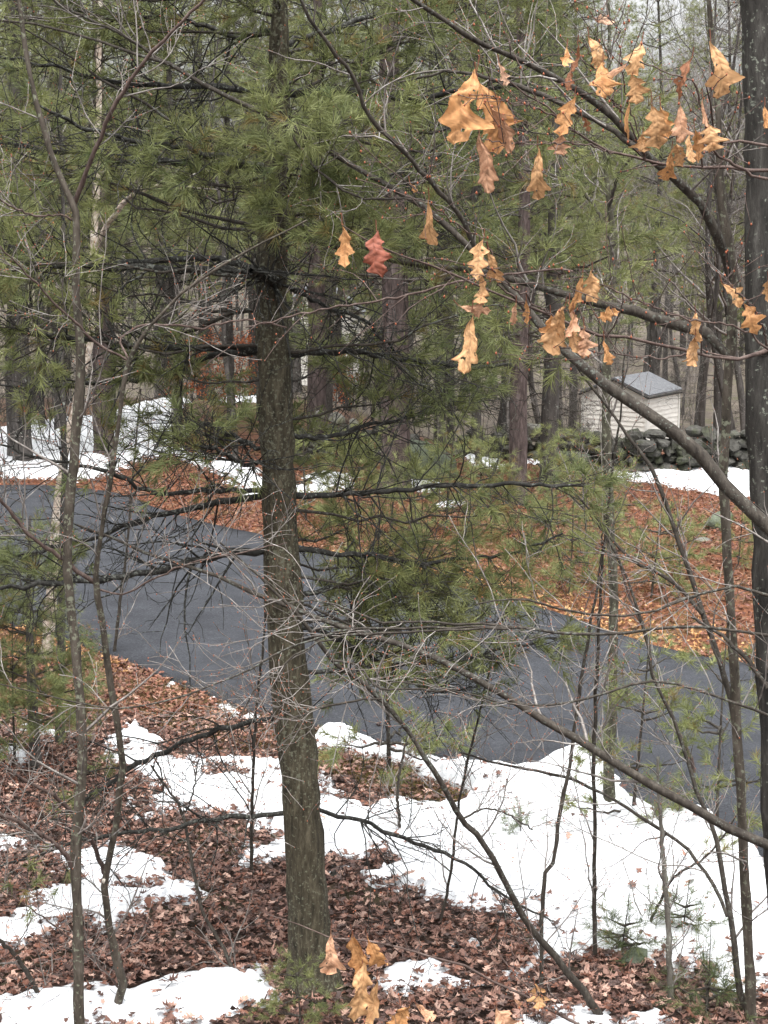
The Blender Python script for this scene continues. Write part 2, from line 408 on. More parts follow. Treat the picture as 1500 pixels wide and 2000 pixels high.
# ---------------------------------------------------------------- snow
SNOW = [  # (outline in photo pixels, thickness m)
    ([(150, 1655), (230, 1640), (275, 1668), (340, 1690), (352, 1720), (385, 1742), (380, 1762), (300, 1772), (352, 1792), (240, 1812), (195, 1818), (150, 1806), (60, 1850), (-60, 1865), (-60, 1800), (60, 1782), (40, 1762), (85, 1735), (140, 1722), (110, 1695), (75, 1672)], .09),
    ([(-60, 1640), (20, 1640), (60, 1650), (40, 1660), (-60, 1662)], .05),
    ([(-60, 1945), (80, 1930), (200, 1925), (300, 1915), (420, 1893), (472, 1905), (560, 1940), (565, 1962), (500, 1975), (420, 1985), (320, 2010), (150, 2030), (-60, 2060)], .10),
    ([(190, 1440), (262, 1418), (330, 1448), (345, 1475), (450, 1478), (540, 1498), (620, 1500), (700, 1560), (760, 1600), (700, 1630), (640, 1640), (560, 1630), (450, 1600), (300, 1592), (258, 1562), (300, 1540), (240, 1520), (200, 1490)], .12),
    ([(15, 1385), (60, 1388), (110, 1418), (140, 1440), (100, 1455), (40, 1432)], .08),
    ([(295, 1318), (365, 1325), (392, 1342), (320, 1340)], .10),
    ([(420, 1370), (480, 1388), (540, 1412), (500, 1420), (440, 1398)], .10),
    ([(610, 1418), (700, 1430), (800, 1455), (870, 1472), (960, 1500), (1030, 1512), (1090, 1500), (1130, 1492), (1190, 1510), (1232, 1545), (1240, 1590), (1215, 1610), (1260, 1640), (1350, 1655), (1400, 1680), (1500, 1712), (1620, 1760), (1620, 1980), (1500, 1935), (1440, 1940), (1330, 1892), (1280, 1882), (1200, 1872), (1150, 1880), (1030, 1885), (1012, 1880), (1045, 1860), (1040, 1810), (990, 1788), (900, 1780), (810, 1752), (780, 1732), (700, 1722), (765, 1690), (720, 1672), (650, 1692), (560, 1690), (468, 1692), (480, 1655), (560, 1636), (650, 1600), (760, 1570), (690, 1520), (600, 1470)], .20),
    ([(735, 1892), (860, 1878), (905, 1890), (870, 1910), (905, 1930), (790, 1960), (730, 1950)], .07),
    ([(1080, 1965), (1150, 1955), (1210, 1980), (1180, 2030), (1070, 2030)], .06),
    ([(560, 1700), (600, 1694), (640, 1700), (655, 1712), (600, 1716)], .05),
    ([(860, 1925), (960, 1900), (1010, 1905), (960, 1935), (900, 1950)], .05),
    ([(0, 1470), (60, 1462), (100, 1476), (40, 1490)], .05),
    ([(170, 1925), (215, 1915), (240, 1925), (200, 1934)], .06),
    ([(870, 1838), (905, 1834), (912, 1844), (880, 1848)], .04),
    ([(1000, 1992), (1060, 1975), (1090, 1995), (1040, 2010)], .05),
    ([(1195, 1985), (1280, 1975), (1330, 2000), (1260, 2020)], .05),
    ([(478, 1890), (530, 1868), (545, 1888), (500, 1902)], .05),
    ([(-300, 850), (0, 838), (120, 818), (210, 812), (300, 782), (372, 786), (335, 828), (385, 838), (305, 878), (380, 886), (450, 898), (520, 926), (540, 975), (500, 975), (430, 936), (335, 893), (275, 900), (205, 930), (150, 948), (0, 930), (-300, 940)], .14),
    ([(390, 772), (500, 770), (510, 785), (430, 790)], .12),
    ([(555, 965), (620, 928), (690, 928), (700, 950), (640, 965)], .14),
    ([(765, 938), (800, 930), (860, 948), (870, 968), (790, 962)], .14),
    ([(845, 985), (900, 980), (905, 992), (850, 995)], .10),
    ([(905, 895), (940, 890), (1000, 912), (940, 918)], .10),
    ([(1020, 890), (1062, 898), (1060, 912), (1030, 908)], .10),
    ([(1140, 930), (1240, 925), (1460, 915), (1600, 920), (1600, 985), (1470, 975), (1400, 972), (1250, 945)], .16),
    ([(0, 660), (70, 655), (80, 680), (0, 690)], .15),
    ([(1385, 700), (1445, 697), (1450, 706), (1390, 710)], .15),
    ([(1010, 1172), (1040, 1170), (1036, 1178), (1012, 1178)], .05),
]
HOLES = [[(630, 1470), (740, 1482), (840, 1530), (925, 1562), (900, 1578), (800, 1562), (700, 1532), (640, 1500)],
         [(400, 1500), (470, 1512), (480, 1530), (420, 1522)],
         [(215, 1738), (260, 1732), (280, 1742), (240, 1750)]]
SP = [(gpoly(p), th) for p, th in SNOW]; HP = [gpoly(p) for p in HOLES]
# ploughed heap by the road end, and lumps
LUMPS = [(ground(1085, 1540), .36, .17), (ground(1150, 1530), .34, .20), (ground(1205, 1585), .30, .16), (ground(1215, 1650), .26, .18), (ground(1055, 1525), .3, .12), (ground(1120, 1575), .5, .10), (ground(1330, 1670), .5, .2), (ground(980, 1560), .6, .14), (ground(1430, 1720), .7, .16), (ground(1290, 1700), .9, .18)]
def snow_h(x, y):
    xy = np.stack([x, y], 1); h = np.full(len(x), -.3)
    sc = 1 if True else 0
    n = (vnoise(x, y, .22, 21) - .5) * .26 + (vnoise(x, y, .08, 23) - .5) * .22 - .02 + (vnoise(x, y, .6, 22) - .5) * .18
    for p, th in SP:
        lo = p.min(0) - 1; hi = p.max(0) + 1
        k = np.where((x > lo[0]) & (x < hi[0]) & (y > lo[1]) & (y < hi[1]))[0]
        if not len(k): continue
        far = min(p[:, 1].mean() / 14., 1.6)
        d = poly_sd(xy[k], p) + n[k] * far * .8
        d = np.where(d < 0, d, d)
        hh = np.where(d > 0, th * .85 * (1 - np.exp(-d / (th * 2.2))), d * 1.2)
        h[k] = np.maximum(h[k], hh)
    for p in HP:
        d = poly_sd(xy, p) + n * .8
        h = np.where(d > -.12, np.minimum(h, -d * .9), h)
    base = h > .02
    for c, r, a in LUMPS:
        b = a * np.exp(-((x - c[0]) ** 2 + ((y - c[1]) ** 2)) / (r * r * .5))
        h = np.where(base, h + b * (.8 + 1.2 * (vnoise(x, y, .25, 31) - .2) * .6), h)
    h = np.where(h > .03, h + .11 * (vnoise(x, y, .45, 41) - .5) + .035 * (vnoise(x, y, .14, 42) - .5), h)
    return h
def snow_patch(x0, x1, y0, y1, st, sx_=None):
    xs = np.arange(x0, x1, sx_ or st); yy = np.arange(y0, y1, st)
    X, Y = np.meshgrid(xs, yy, indexing='ij'); h = snow_h(X.ravel(), Y.ravel()).reshape(X.shape)
    Z = terrain(X, Y) + .012 + np.maximum(h, -.06)
    idx = np.arange(X.size).reshape(X.shape)
    keep = np.maximum.reduce([h[:-1, :-1], h[1:, :-1], h[1:, 1:], h[:-1, 1:]]) > -.02
    q = np.stack([idx[:-1, :-1], idx[1:, :-1], idx[1:, 1:], idx[:-1, 1:]], -1)[keep]
    used = np.unique(q); remap = np.full(X.size, -1); remap[used] = np.arange(len(used))
    V = np.stack([X, Y, Z], -1).reshape(-1, 3)[used]
    return V, remap[q]
mb = MB()
V, q = snow_patch(-4.2, 4.6, 11, 20.9, .035); mb.add(V, quads=q)
V, q = snow_patch(-15, 13, 21, 53, .13, .08); mb.add(V, quads=q)
o = mb.build('snow', M_SNOW); o['kind'] = 'structure'

# ---------------------------------------------------------------- fallen leaves (uncountable litter)
LEAF_E = np.array([(0, .02), (.12, .07), (.22, .12), (.34, .34), (.38, .12), (.48, .15), (.66, .47), (.66, .14), (.76, .14), (.90, .30), (.90, .08), (1.0, .0)])
def litter(N, x0, x1, y0, y1, smin, smax, keep, colf, mb):
    x = RNG.uniform(x0, x1, N); y = RNG.uniform(y0, y1, N)
    k = keep(x, y); x, y = x[k], y[k]; N = len(x)
    h = np.maximum(snow_h(x, y), 0)
    z = terrain(x, y) + .02 + RNG.uniform(0, .05, N) + np.where(h > .02, h, 0)
    L = RNG.uniform(smin, smax, N)
    E = LEAF_E[[0, 2, 3, 4, 6, 7, 9, 11]]
    nE = len(E)
    left = np.stack([E[:, 0], E[:, 1]], 1); right = np.stack([E[:, 0], -E[:, 1]], 1)[::-1][1:-1]
    out = np.concatenate([left, right]) - np.array([.5, 0]); m = len(out)
    pts = np.zeros((N, m + 1, 3)); pts[:, :m, :2] = out * RNG.uniform(.65, 1.2, (N, m, 1)) * RNG.uniform(.8, 1.15, (N, 1, 2))
    cu = RNG.normal(0, .3, (N, 1)); cv = RNG.normal(.15, .4, (N, 1))
    pts[..., 2] = cu * pts[..., 0] ** 2 * 2 + cv * pts[..., 1] ** 2 * 3 + RNG.normal(0, .04, (N, m + 1))
    pts *= L[:, None, None]
    a = RNG.uniform(0, 2 * math.pi, N); tl = RNG.normal(0, .2, N); t2 = RNG.normal(0, .2, N)
    def rot(p, ang, i, j):
        c = np.cos(ang)[:, None]; s_ = np.sin(ang)[:, None]
        A = p[..., i] * c - p[..., j] * s_; B = p[..., i] * s_ + p[..., j] * c
        p[..., i] = A; p[..., j] = B
    rot(pts, tl, 0, 2); rot(pts, t2, 1, 2); rot(pts, a, 0, 1)
    pts += np.stack([x, y, z], 1)[:, None]
    i = np.arange(m); tri = np.stack([i, np.roll(i, -1), np.full(m, m)], 1)
    T = (np.arange(N) * (m + 1))[:, None, None] + tri[None]
    c = colf(x, y, N)
    mb.add(pts.reshape(-1, 3), tris=T.reshape(-1, 3), col=np.repeat(c, m + 1, 0))
def keep_near(x, y):
    h = snow_h(x, y); r = on_road(np.stack([x, y], 1))
    return ((h < .012) | (RNG.uniform(0, 1, len(x)) < .012 + .30 * np.exp(-np.maximum(h, 0) / .025))) & ((r < .03) | (RNG.uniform(0, 1, len(x)) < .004))
PAL_NEAR = np.array([(.06, .036, .031), (.11, .062, .050), (.16, .092, .074), (.23, .14, .112), (.14, .066, .046), (.32, .22, .18), (.085, .06, .054)])
PAL_FAR = np.array([(.10, .042, .029), (.15, .062, .040), (.19, .082, .052), (.23, .13, .085), (.12, .055, .043), (.15, .085, .05)])
PAL_GOLD = np.array([(.36, .20, .08), (.30, .15, .055), (.42, .26, .12), (.24, .11, .05)])
def col_near(x, y, N):
    c = PAL_NEAR[RNG.integers(0, len(PAL_NEAR), N)] * RNG.uniform(.7, 1.45, (N, 1)) * np.array([1.07, 1.01, .97])
    hot = sstep(17.5, 21, y) * (RNG.uniform(0, 1, N) < .8)
    c2 = (PAL_FAR[RNG.integers(0, len(PAL_FAR), N)] * 1.25) * RNG.uniform(.8, 1.3, (N, 1))
    return np.where(hot[:, None] > .3, c2, c)
def col_far(x, y, N):
    c = PAL_FAR[RNG.integers(0, len(PAL_FAR), N)] * RNG.uniform(.7, 1.3, (N, 1))
    r = -on_road(np.stack([x, y], 1))
    gold = (r < .15 + RNG.exponential(.55, N)) & (y < 28)
    return np.where(gold[:, None], PAL_GOLD[RNG.integers(0, 4, N)] * RNG.uniform(.8, 1.2, (N, 1)), c)
mb = MB()
litter(62000, -4.2, 4.6, 10.8, 21.5, .04, .095, keep_near, col_near, mb)
litter(62000, -9, 9.5, 20.5, 42, .05, .105, keep_near, col_far, mb)
o = mb.build('fallen_leaves', M_LITTER, smooth=False)
tag(o, 'brown and rust fallen leaves carpeting the bare ground around the snow', 'fallen leaves', kind='stuff')

# sticks and shed needles lying about, on the snow too
mb = MB()
N = 7000
x = RNG.uniform(-4.2, 4.6, N); y = RNG.uniform(11, 21, N); k = on_road(np.stack([x, y], 1)) < .05; x, y = x[k], y[k]; N = len(x)
h = np.maximum(snow_h(x, y), 0); thin = (h > .03) & (RNG.uniform(0, 1, N) < .45); x, y, h = x[~thin], y[~thin], h[~thin]; N = len(x)
a = RNG.uniform(0, 6.28, N); L = .03 + RNG.exponential(.07, N); L = np.minimum(L, .6)
P = np.zeros((N, 4, 3))
for k in range(4):
    a = a + RNG.normal(0, .3, N); f = (k / 3 - .5) * L
    P[:, k] = np.stack([x + np.cos(a) * f, y + np.sin(a) * f, terrain(x, y) + h + .022 + .05 * (h < .02) * RNG.uniform(.3, 1, N) + RNG.uniform(0, .01, N)], 1)
mb.tubes(P, np.full((N, 4), 1.) * (.0012 + .012 * L)[:, None] * .55, 3)
o = mb.build('fallen_twigs', M_LIMB); tag(o, 'small dark sticks and bark bits strewn over snow and leaves', 'fallen twigs', kind='stuff')

# thin grass and moss-green strip showing through the snow
mb = MB()
def blades(N, poly, hmin, hmax, c0, c1):
    lo, hi = poly.min(0), poly.max(0)
    p = RNG.uniform(lo, hi, (N, 2)); p = p[(poly_sd(p, poly) > 0)]; p = p[snow_h(p[:, 0], p[:, 1]) < .03]; n = len(p)
    b = np.concatenate([p, terrain(p[:, 0], p[:, 1])[:, None]], 1)
    a = RNG.uniform(0, 6.28, n); h = RNG.uniform(hmin, hmax, n)
    s_ = np.stack([np.cos(a), np.sin(a), 0 * a], 1) * .004
    tip = b + np.stack([RNG.normal(0, .6, n) * h, RNG.normal(0, .6, n) * h, h], 1)
    c = c0 + (c1 - c0) * RNG.uniform(0, 1, (n, 1))
    mb.add(np.stack([b - s_, b + s_, tip], 1).reshape(-1, 3), tris=np.arange(n * 3).reshape(-1, 3), col=np.repeat(c, 3, 0))
blades(9000, gpoly([(620, 1460), (740, 1475), (850, 1525), (940, 1562), (900, 1585), (800, 1570), (700, 1540), (630, 1505)]), .03, .09, np.array([.10, .10, .03]), np.array([.24, .16, .06]))
blades(9000, gpoly([(230, 1330), (420, 1345), (540, 1400), (560, 1470), (440, 1470), (330, 1430), (240, 1390)]), .03, .10, np.array([.09, .09, .03]), np.array([.24, .15, .06]))
blades(14000, gpoly([(560, 980), (900, 1010), (1180, 1090), (1400, 1180), (1480, 1260), (1250, 1240), (900, 1140), (600, 1060)]), .04, .14, np.array([.07, .10, .03]), np.array([.26, .15, .06]))
o = mb.build('grass', attrmat('thin_grass', .8, .2)[0]); tag(o, 'thin green and straw grass beside the driveway and snow', 'grass', kind='stuff')

# ---------------------------------------------------------------- shed behind the wall
def panel(mb, A, B, H, boards, apex=None, mat=0):
    """clapboard wall from A to B (xy), height H; boards overlap like siding"""
    A = np.array(A, float); B = np.array(B, float); d = (B - A); L = np.hypot(*d); d /= L; nrm = np.array([d[1], -d[0]])
    top = H + (apex or 0); n = int(boards * top / H)
    for i in range(n):
        z0 = top * i / n; z1 = top * (i + 1) / n
        def span(z):
            if z <= H: return 0, L
            k = (z - H) / (apex); return L / 2 * k, L - L / 2 * k
        a0, a1 = span(z0 + 1e-4); b0, b1 = span(min(z1, top - 1e-3))
        p = []
        for s_, z, o_ in ((a0, z0, .018), (a1, z0, .018), (b1, z1, .0), (b0, z1, .0), (a0, z0, .0), (a1, z0, .0)):
            q = A + d * s_ + nrm * o_; p.append((q[0], q[1], z))
        mb.add(p, quads=[(0, 1, 2, 3), (4, 5, 1, 0)], mat=mat)
def box(mb, lo, hi, mat=0, rot=0, origin=(0, 0, 0)):
    x0, y0, z0 = lo; x1, y1, z1 = hi
    V = np.array([(x0, y0, z0), (x1, y0, z0), (x1, y1, z0), (x0, y1, z0), (x0, y0, z1), (x1, y0, z1), (x1, y1, z1), (x0, y1, z1)], float)
    c, s_ = math.cos(rot), math.sin(rot)
    V = V @ np.array([[c, s_, 0], [-s_, c, 0], [0, 0, 1]]) + np.array(origin)
    mb.add(V, quads=[(0, 3, 2, 1), (4, 5, 6, 7), (0, 1, 5, 4), (1, 2, 6, 5), (2, 3, 7, 6), (3, 0, 4, 7)], mat=mat)

M_SIDING, nt_, b_ = newmat('cream_siding'); b_.inputs['Roughness'].default_value = .6
v_ = coords(nt_, 'Object', (1, 1, 4)); n_ = noise(nt_, 3, 5, .6, v_); r_ = ramp(nt_, [(.3, (.62, .59, .54)), (.6, (.76, .73, .68))])
nt_.links.new(n_.outputs[0], r_.inputs[0]); nt_.links.new(r_.outputs[0], b_.inputs['Base Color'])
M_SHINGLE, nt_, b_ = newmat('grey_shingle')
v_ = coords(nt_, 'Object'); n_ = noise(nt_, 14, 5, .7, v_); r_ = ramp(nt_, [(.3, (.09, .094, .102)), (.6, (.17, .175, .185)), (.8, (.32, .325, .335))])
nt_.links.new(n_.outputs[0], r_.inputs[0]); nt_.links.new(r_.outputs[0], b_.inputs['Base Color'])
M_TRIM = newmat('dark_trim')[0]; M_TRIM.node_tree.nodes['Principled BSDF'].inputs['Base Color'].default_value = (.03, .028, .026, 1)
M_WTRIM = newmat('pale_trim')[0]; M_WTRIM.node_tree.nodes['Principled BSDF'].inputs['Base Color'].default_value = (.66, .64, .60, 1)
DS = 58.0
cb = at(1262, 872, DS); th = math.radians(33)
gx, gy = -math.cos(th), math.sin(th) * 1.0           # along the gable front, to the left and back
sxv, syv = math.sin(th), math.cos(th)                # along the long side, to the right and back
c0 = np.array([cb[0], cb[1]]); gdir = np.array([gx, gy]); sdir = np.array([sxv, syv])
Wg = 117 * DS / F / math.cos(th); Ws = 80 * DS / F / math.sin(th)
zb = float(terrain(c0[0], c0[1] + 1)) - .1
ztop = at(1262, 771, DS)[2]; Hs = ztop - zb; AP = .44
shed = empty('garden_shed', (c0[0], c0[1], zb), 'small cream clapboard garden shed with grey shingle roof behind the stone wall', 'shed')
base3 = (c0[0], c0[1], zb)
p00 = c0; p10 = c0 + gdir * Wg; p01 = c0 + sdir * Ws; p11 = p10 + sdir * Ws
L3 = lambda p, z: (p[0] - c0[0], p[1] - c0[1], z)
for (A, B, ap) in ((p10, p00, AP), (p00, p01, 0), (p01, p11, AP), (p11, p10, 0)):
    mb = MB(); panel(mb, np.array(A) - c0, np.array(B) - c0, Hs, 17, ap); mb.build('wall', M_SIDING, shed, smooth=False)
rb = MB(); tb = MB()
ov = .10
e0 = -sdir * ov; e1 = sdir * (Ws + ov)
mid = p00 + gdir * Wg / 2
for side in (0, 1):
    eave = (p00 - gdir * .10) if side == 0 else (p10 + gdir * .10)
    drop = -.10 / (Wg / 2) * AP
    q = [(eave + e0, Hs + drop), (eave + e1, Hs + drop), (mid + e1, Hs + AP), (mid + e0, Hs + AP)]
    lo = [L3(p, z + .01) for p, z in q]; hi = [L3(p, z + .05) for p, z in q]
    rb.add(lo + hi, quads=[(0, 1, 2, 3), (4, 5, 6, 7), (0, 1, 5, 4), (1, 2, 6, 5), (2, 3, 7, 6), (3, 0, 4, 7)])
    f0, f1 = np.array(L3(eave + e0 * 1.05, Hs + drop - .05)), np.array(L3(eave + e1 * 1.02, Hs + drop - .05)); m0 = np.array(L3(mid + e0 * 1.05, Hs + AP - .03))
    tb.tubes(np.stack([f0, f1]), np.array([.035, .035]), 4); tb.tubes(np.stack([f0, m0]), np.array([.035, .035]), 4)
roof = rb.build('roof', M_SHINGLE, shed, smooth=False)
tb.build('trim', M_TRIM, roof, smooth=False)
for p in (p00, p01, p10):
    mb = MB(); box(mb, (-.045, -.045, 0), (.045, .045, Hs), rot=-th, origin=L3(p, 0)); mb.build('corner_board', M_WTRIM, shed, smooth=False)

# pale house glimpsed far behind between the trunks
DH = 72.0
a0 = at(540, 700, DH); b0 = at(700, 700, DH); hb = float(terrain(a0[0], DH)) - .2
house = empty('house', (a0[0], DH, hb), 'pale house half hidden behind the trunks right of the main pine', 'house')
HW_ = b0[0] - a0[0]; HH = at(600, 612, DH)[2] - hb
for (A, B, ap) in (((0, 0), (HW_, 0), 1.1), ((HW_, 0), (HW_, 4), 0), ((HW_, 4), (0, 4), 1.1), ((0, 4), (0, 0), 0)):
    mb = MB(); panel(mb, A, B, HH, 22, ap); mb.build('wall', M_SIDING, house, smooth=False)
mb = MB()
for sg in (0, 1):
    x0 = -.25 if sg == 0 else HW_ + .25
    q = [(x0, -.25, HH - .15), (x0, 4.25, HH - .15), (HW_ / 2, 4.25, HH + 1.13), (HW_ / 2, -.25, HH + 1.13)]
    lo = [(a, b, c + .03) for a, b, c in q]; hi = [(a, b, c + .12) for a, b, c in q]
    mb.add(lo + hi, quads=[(0, 1, 2, 3), (4, 5, 6, 7), (0, 1, 5, 4), (1, 2, 6, 5), (2, 3, 7, 6), (3, 0, 4, 7)])
mb.build('roof', M_SHINGLE, house, smooth=False)
for wx in (.55, 1.9):
    mb = MB(); box(mb, (wx, -.05, HH - 1.5), (wx + .6, .03, HH - .5)); wn = mb.build('window', M_WTRIM, house, smooth=False)
    mb = MB(); box(mb, (wx + .06, -.06, HH - 1.44), (wx + .54, -.03, HH - .56)); mb.build('pane', M_TRIM, wn, smooth=False)

# ---------------------------------------------------------------- stones
def rock_mesh(mb, c, r, seed, sub=10, mat=0, amp=.25):
    n1_, n2_ = sub, sub * 2
    th_ = np.linspace(0, math.pi, n1_); ph = np.linspace(0, 2 * math.pi, n2_, endpoint=False)
    T, Pp = np.meshgrid(th_, ph, indexing='ij')
    D = np.stack([np.sin(T) * np.cos(Pp), np.sin(T) * np.sin(Pp), np.cos(T)], -1)
    rg = np.random.default_rng(seed)
    rad = np.ones(T.shape)
    for k in range(13):
        d = rg.normal(size=3); d /= np.linalg.norm(d); cut = rg.uniform(.45, .85)
        dp = D @ d; rad = np.minimum(rad, np.where(dp > .05, cut / np.maximum(dp, .05), 9))
    for k in range(5):
        f = rg.normal(size=3) * (2 + k * 1.5); rad += amp * .12 / (1 + k * .4) * np.sin(D @ f + rg.uniform(0, 6))
    V = D * rad[..., None] * np.array(r) + np.array(c)
    idx = np.arange(n1_ * n2_).reshape(n1_, n2_)
    mb.add(V.reshape(-1, 3), quads=np.stack([idx[:-1], idx[1:], np.roll(idx[1:], -1, 1), np.roll(idx[:-1], -1, 1)], -1), mat=mat)
def wall_run(name, label, pxl, h0, h1, seed, mat):
    gp = resample(np.array([np.append(ground(*p)[:2], 0) for p in pxl]), 60)
    L = np.concatenate([[0], np.cumsum(np.hypot(*np.diff(gp[:, :2], axis=0).T))])
    rg = np.random.default_rng(seed); mb = MB()
    base = np.array([gp[30, 0], gp[30, 1], float(terrain(gp[30, 0], gp[30, 1]))])
    for c in range(5):
        s_ = rg.uniform(0, .2)
        while s_ < L[-1]:
            ln = rg.uniform(.14, .42); x = np.interp(s_ + ln / 2, L, gp[:, 0]); y = np.interp(s_ + ln / 2, L, gp[:, 1])
            H = h0 + (h1 - h0) * vnoise(np.array([s_]), np.array([seed]), 1.6, seed)[0]
            z = terrain(x, y) + H * (c + .45) / 5
            if rg.uniform() > (.0 if c < 4 else .35):
                rock_mesh(mb, (x + rg.normal(0, .03), y + rg.normal(0, .09), z + rg.normal(0, .02)), (ln * .82, rg.uniform(.25, .36), H / 5 * rg.uniform(.8, 1.15)), rg.integers(1 << 30), 8)
            s_ += ln * rg.uniform(.85, 1.05)
    e = empty(name, base, label, 'stone wall')
    mb.build('stones', mat, e, base=base, smooth=False); return e
wall_run('stone_wall', 'dry-laid dark mossy fieldstone wall in front of the cream shed', [(1130, 915), (1200, 925), (1320, 922), (1420, 922), (1560, 930), (1760, 935)], .8, 1.1, 5, M_WALLSTONE)
wall_run('stone_wall', 'rough tumbled fieldstone wall between the pine trunks left of the mossy boulder', [(560, 905), (640, 900), (720, 898), (790, 905)], .5, .95, 9, M_WALLSTONE)
wall_run('stone_wall', 'low broken fieldstone wall right of the mossy boulder among the pines', [(890, 890), (960, 895), (1060, 893), (1120, 900)], .35, .85, 12, M_WALLSTONE)
def boulder(px, py, rx, rz, label, mat, seed, Y=None, zc=.4):
    p = ground(px, py) if Y is None else at(px, py, Y)
    k = p[1] / F
    e = MB(); rock_mesh(e, (0, 0, rz * k * zc), (rx * k, rx * k * .8, rz * k), seed, 16, amp=.35)
    o = e.build('boulder', mat); o.location = (p[0], p[1], p[2]); tag(o, label, 'boulder', 'boulders along the stone wall'); return o
boulder(832, 932, 82, 62, 'large rounded mossy green boulder right of the pine trunk with the red tag', M_MOSSROCK, 3)
boulder(1112, 922, 48, 40, 'rounded mossy green boulder left of the shed wall', M_MOSSROCK, 8)
boulder(660, 822, 20, 14, 'pale rounded stone lying on top of the tumbled wall left of the trunk', M_PALEROCK, 15, 36.3)
boulder(692, 832, 16, 14, 'tan rounded stone beside the pine trunk on the tumbled wall', M_PALEROCK, 16, 36.0)
boulder(622, 815, 14, 11, 'small pale stone at the left end of the tumbled wall', M_PALEROCK, 19, 36.2)
boulder(1246, 868, 26, 20, 'dark rounded stone topping the wall at the foot of the shed corner', M_WALLSTONE, 23, 37.0)
boulder(1140, 852, 16, 14, 'pale grey stone sitting up on the wall end left of the shed', M_PALEROCK, 27, 37.0)
boulder(1040, 845, 24, 18, 'grey stone on the low broken wall between two pine trunks', M_PALEROCK, 29, 37.5)
boulder(1405, 1030, 40, 26, 'flat grey-green rock half sunk in rust leaves beyond the driveway', M_MOSSROCK, 33)
boulder(1370, 1060, 22, 10, 'small flat grey stone in the rust leaves beyond the driveway', M_PALEROCK, 35)
boulder(1245, 1885, 40, 26, 'dark mossy rock at the lower edge of the big snow patch', M_MOSSROCK, 41)
boulder(655, 1712, 20, 14, 'brown stone poking from leaves right of the main pine', M_WALLSTONE, 44, None)

# ---------------------------------------------------------------- stems traced at their own depth
def stem(pts, d0, d1, n=28, wob=.0, to_ground=False, seed=0):
    a = np.array(pts, float)
    s_ = np.concatenate([[0], np.cumsum(np.hypot(*np.diff(a[:, :2], axis=0).T))]); s_ /= s_[-1]
    Y = d0 + (d1 - d0) * s_
    P = np.array([at(x, y, yy) for (x, y, _), yy in zip(a, Y)]); R = a[:, 2] / 2 * Y / F * np.where(a[:, 2] < 36, .80, 1)
    Q = np.concatenate([P, R[:, None]], 1)
    if to_ground:
        q = Q[0].copy(); z = float(terrain(q[0], q[1])) - .15
        if q[2] > z + .05:
            q[2] = z; q[3] *= 1.18; Q = np.concatenate([q[None], Q])
    out = resample(Q, n)
    rg = np.random.default_rng(seed + int(abs(a[0, 0]) * 7 + abs(a[0, 1])))
    if wob: out[1:-1, :3] += rg.normal(0, wob, (n - 2, 3))
    out[:, 3] *= 1 + rg.normal(0, .05, n)
    return out[:, :3], np.maximum(out[:, 3], .0012)

def buds(mb, pos, r=.004, mat=1):
    N = len(pos)
    if not N: return
    o_ = np.array([(1, 0, 0), (-1, 0, 0), (0, 1, 0), (0, -1, 0), (0, 0, 1.6), (0, 0, -1.6)]) * r
    V = pos[:, None] + o_[None] * RNG.uniform(.6, 1.3, (N, 1, 1))
    f = np.array([(0, 2, 4), (2, 1, 4), (1, 3, 4), (3, 0, 4), (2, 0, 5), (1, 2, 5), (3, 1, 5), (0, 3, 5)])
    mb.add(V.reshape(-1, 3), tris=(np.arange(N) * 6)[:, None, None] + f[None], mat=mat)

def bare_twigs(P, R, n1, l1, n2, l2, mat, parent, base, with_buds=True, n3=0, up=.25, t0=.1, name='crown', grav=.03, rr=.45, budr=.0032, ang=(30, 75)):
    mb = MB()
    a, ra = spawn(P, R, n1, l1[0], l1[1], ang, 8, t0, .98, up, .8, .14, rr, .0026, .45, grav, rcap=.012)
    mb.tubes(a, ra, 4)
    b, rb_ = spawn(a, ra, n2, l2[0], l2[1], (30, 70), 6, .1, .98, up * .5, .8, .17, .7, .0020, .3, grav)
    mb.tubes(b, rb_, 3)
    tips = [a[:, -1], b[:, -1]]
    if n3:
        c, rc = spawn(b, rb_, n3, l2[0] * .3, l2[1] * .45, (30, 70), 4, .2, .98, up * .3, .8, .2, .6, .0016, .3, grav)
        mb.tubes(c, rc, 3); tips.append(c[:, -1])
    if with_buds:
        buds(mb, np.concatenate(tips + [b[:, 2], b[:, 3]]), budr)
    return mb.build(name, [mat, M_BUD], parent, base)

def traced_tree(name, label, cat, trunk, branches=(), tmat=M_SAP, bmat=None, group=None, sides=9, twig=None, tdepth=None, scar=None, twigmat=None, ext=True):
    """trunk: (pts, d0, d1), listed from the base; branches listed from where they leave"""
    P, R = stem(*trunk, n=44, wob=.003, to_ground=ext)
    base = P[0].copy(); base[2] = max(base[2], float(terrain(base[0], base[1])))
    e = empty(name, base, label, cat, group)
    mb = MB(); mb.tubes(P, R, sides, rough=.05); mb.build('trunk', tmat, e, base)
    allP = [resample(np.concatenate([P, R[:, None]], 1), 24)]
    for br in branches:
        BP, BR = stem(*br, n=24, wob=.004)
        mb = MB(); mb.tubes(BP, BR, 7, rough=.05); mb.build('branch', bmat or tmat, e, base)
        allP.append(np.concatenate([BP, BR[:, None]], 1))
    if twig:
        A = np.stack(allP)
        bare_twigs(A[:, :, :3], A[:, :, 3], *twig[:4], twigmat or M_GREYTWIG, e, base, **(twig[4] if len(twig) > 4 else {}))
    if scar is not None:
        sp = at(scar[0], scar[1], scar[2]); mb = MB()
        rock_mesh(mb, sp - base, (scar[3], scar[3] * .5, scar[3] * 1.2), 5, 8); mb.build('pruning_scar', M_SCAR, e)
    return e

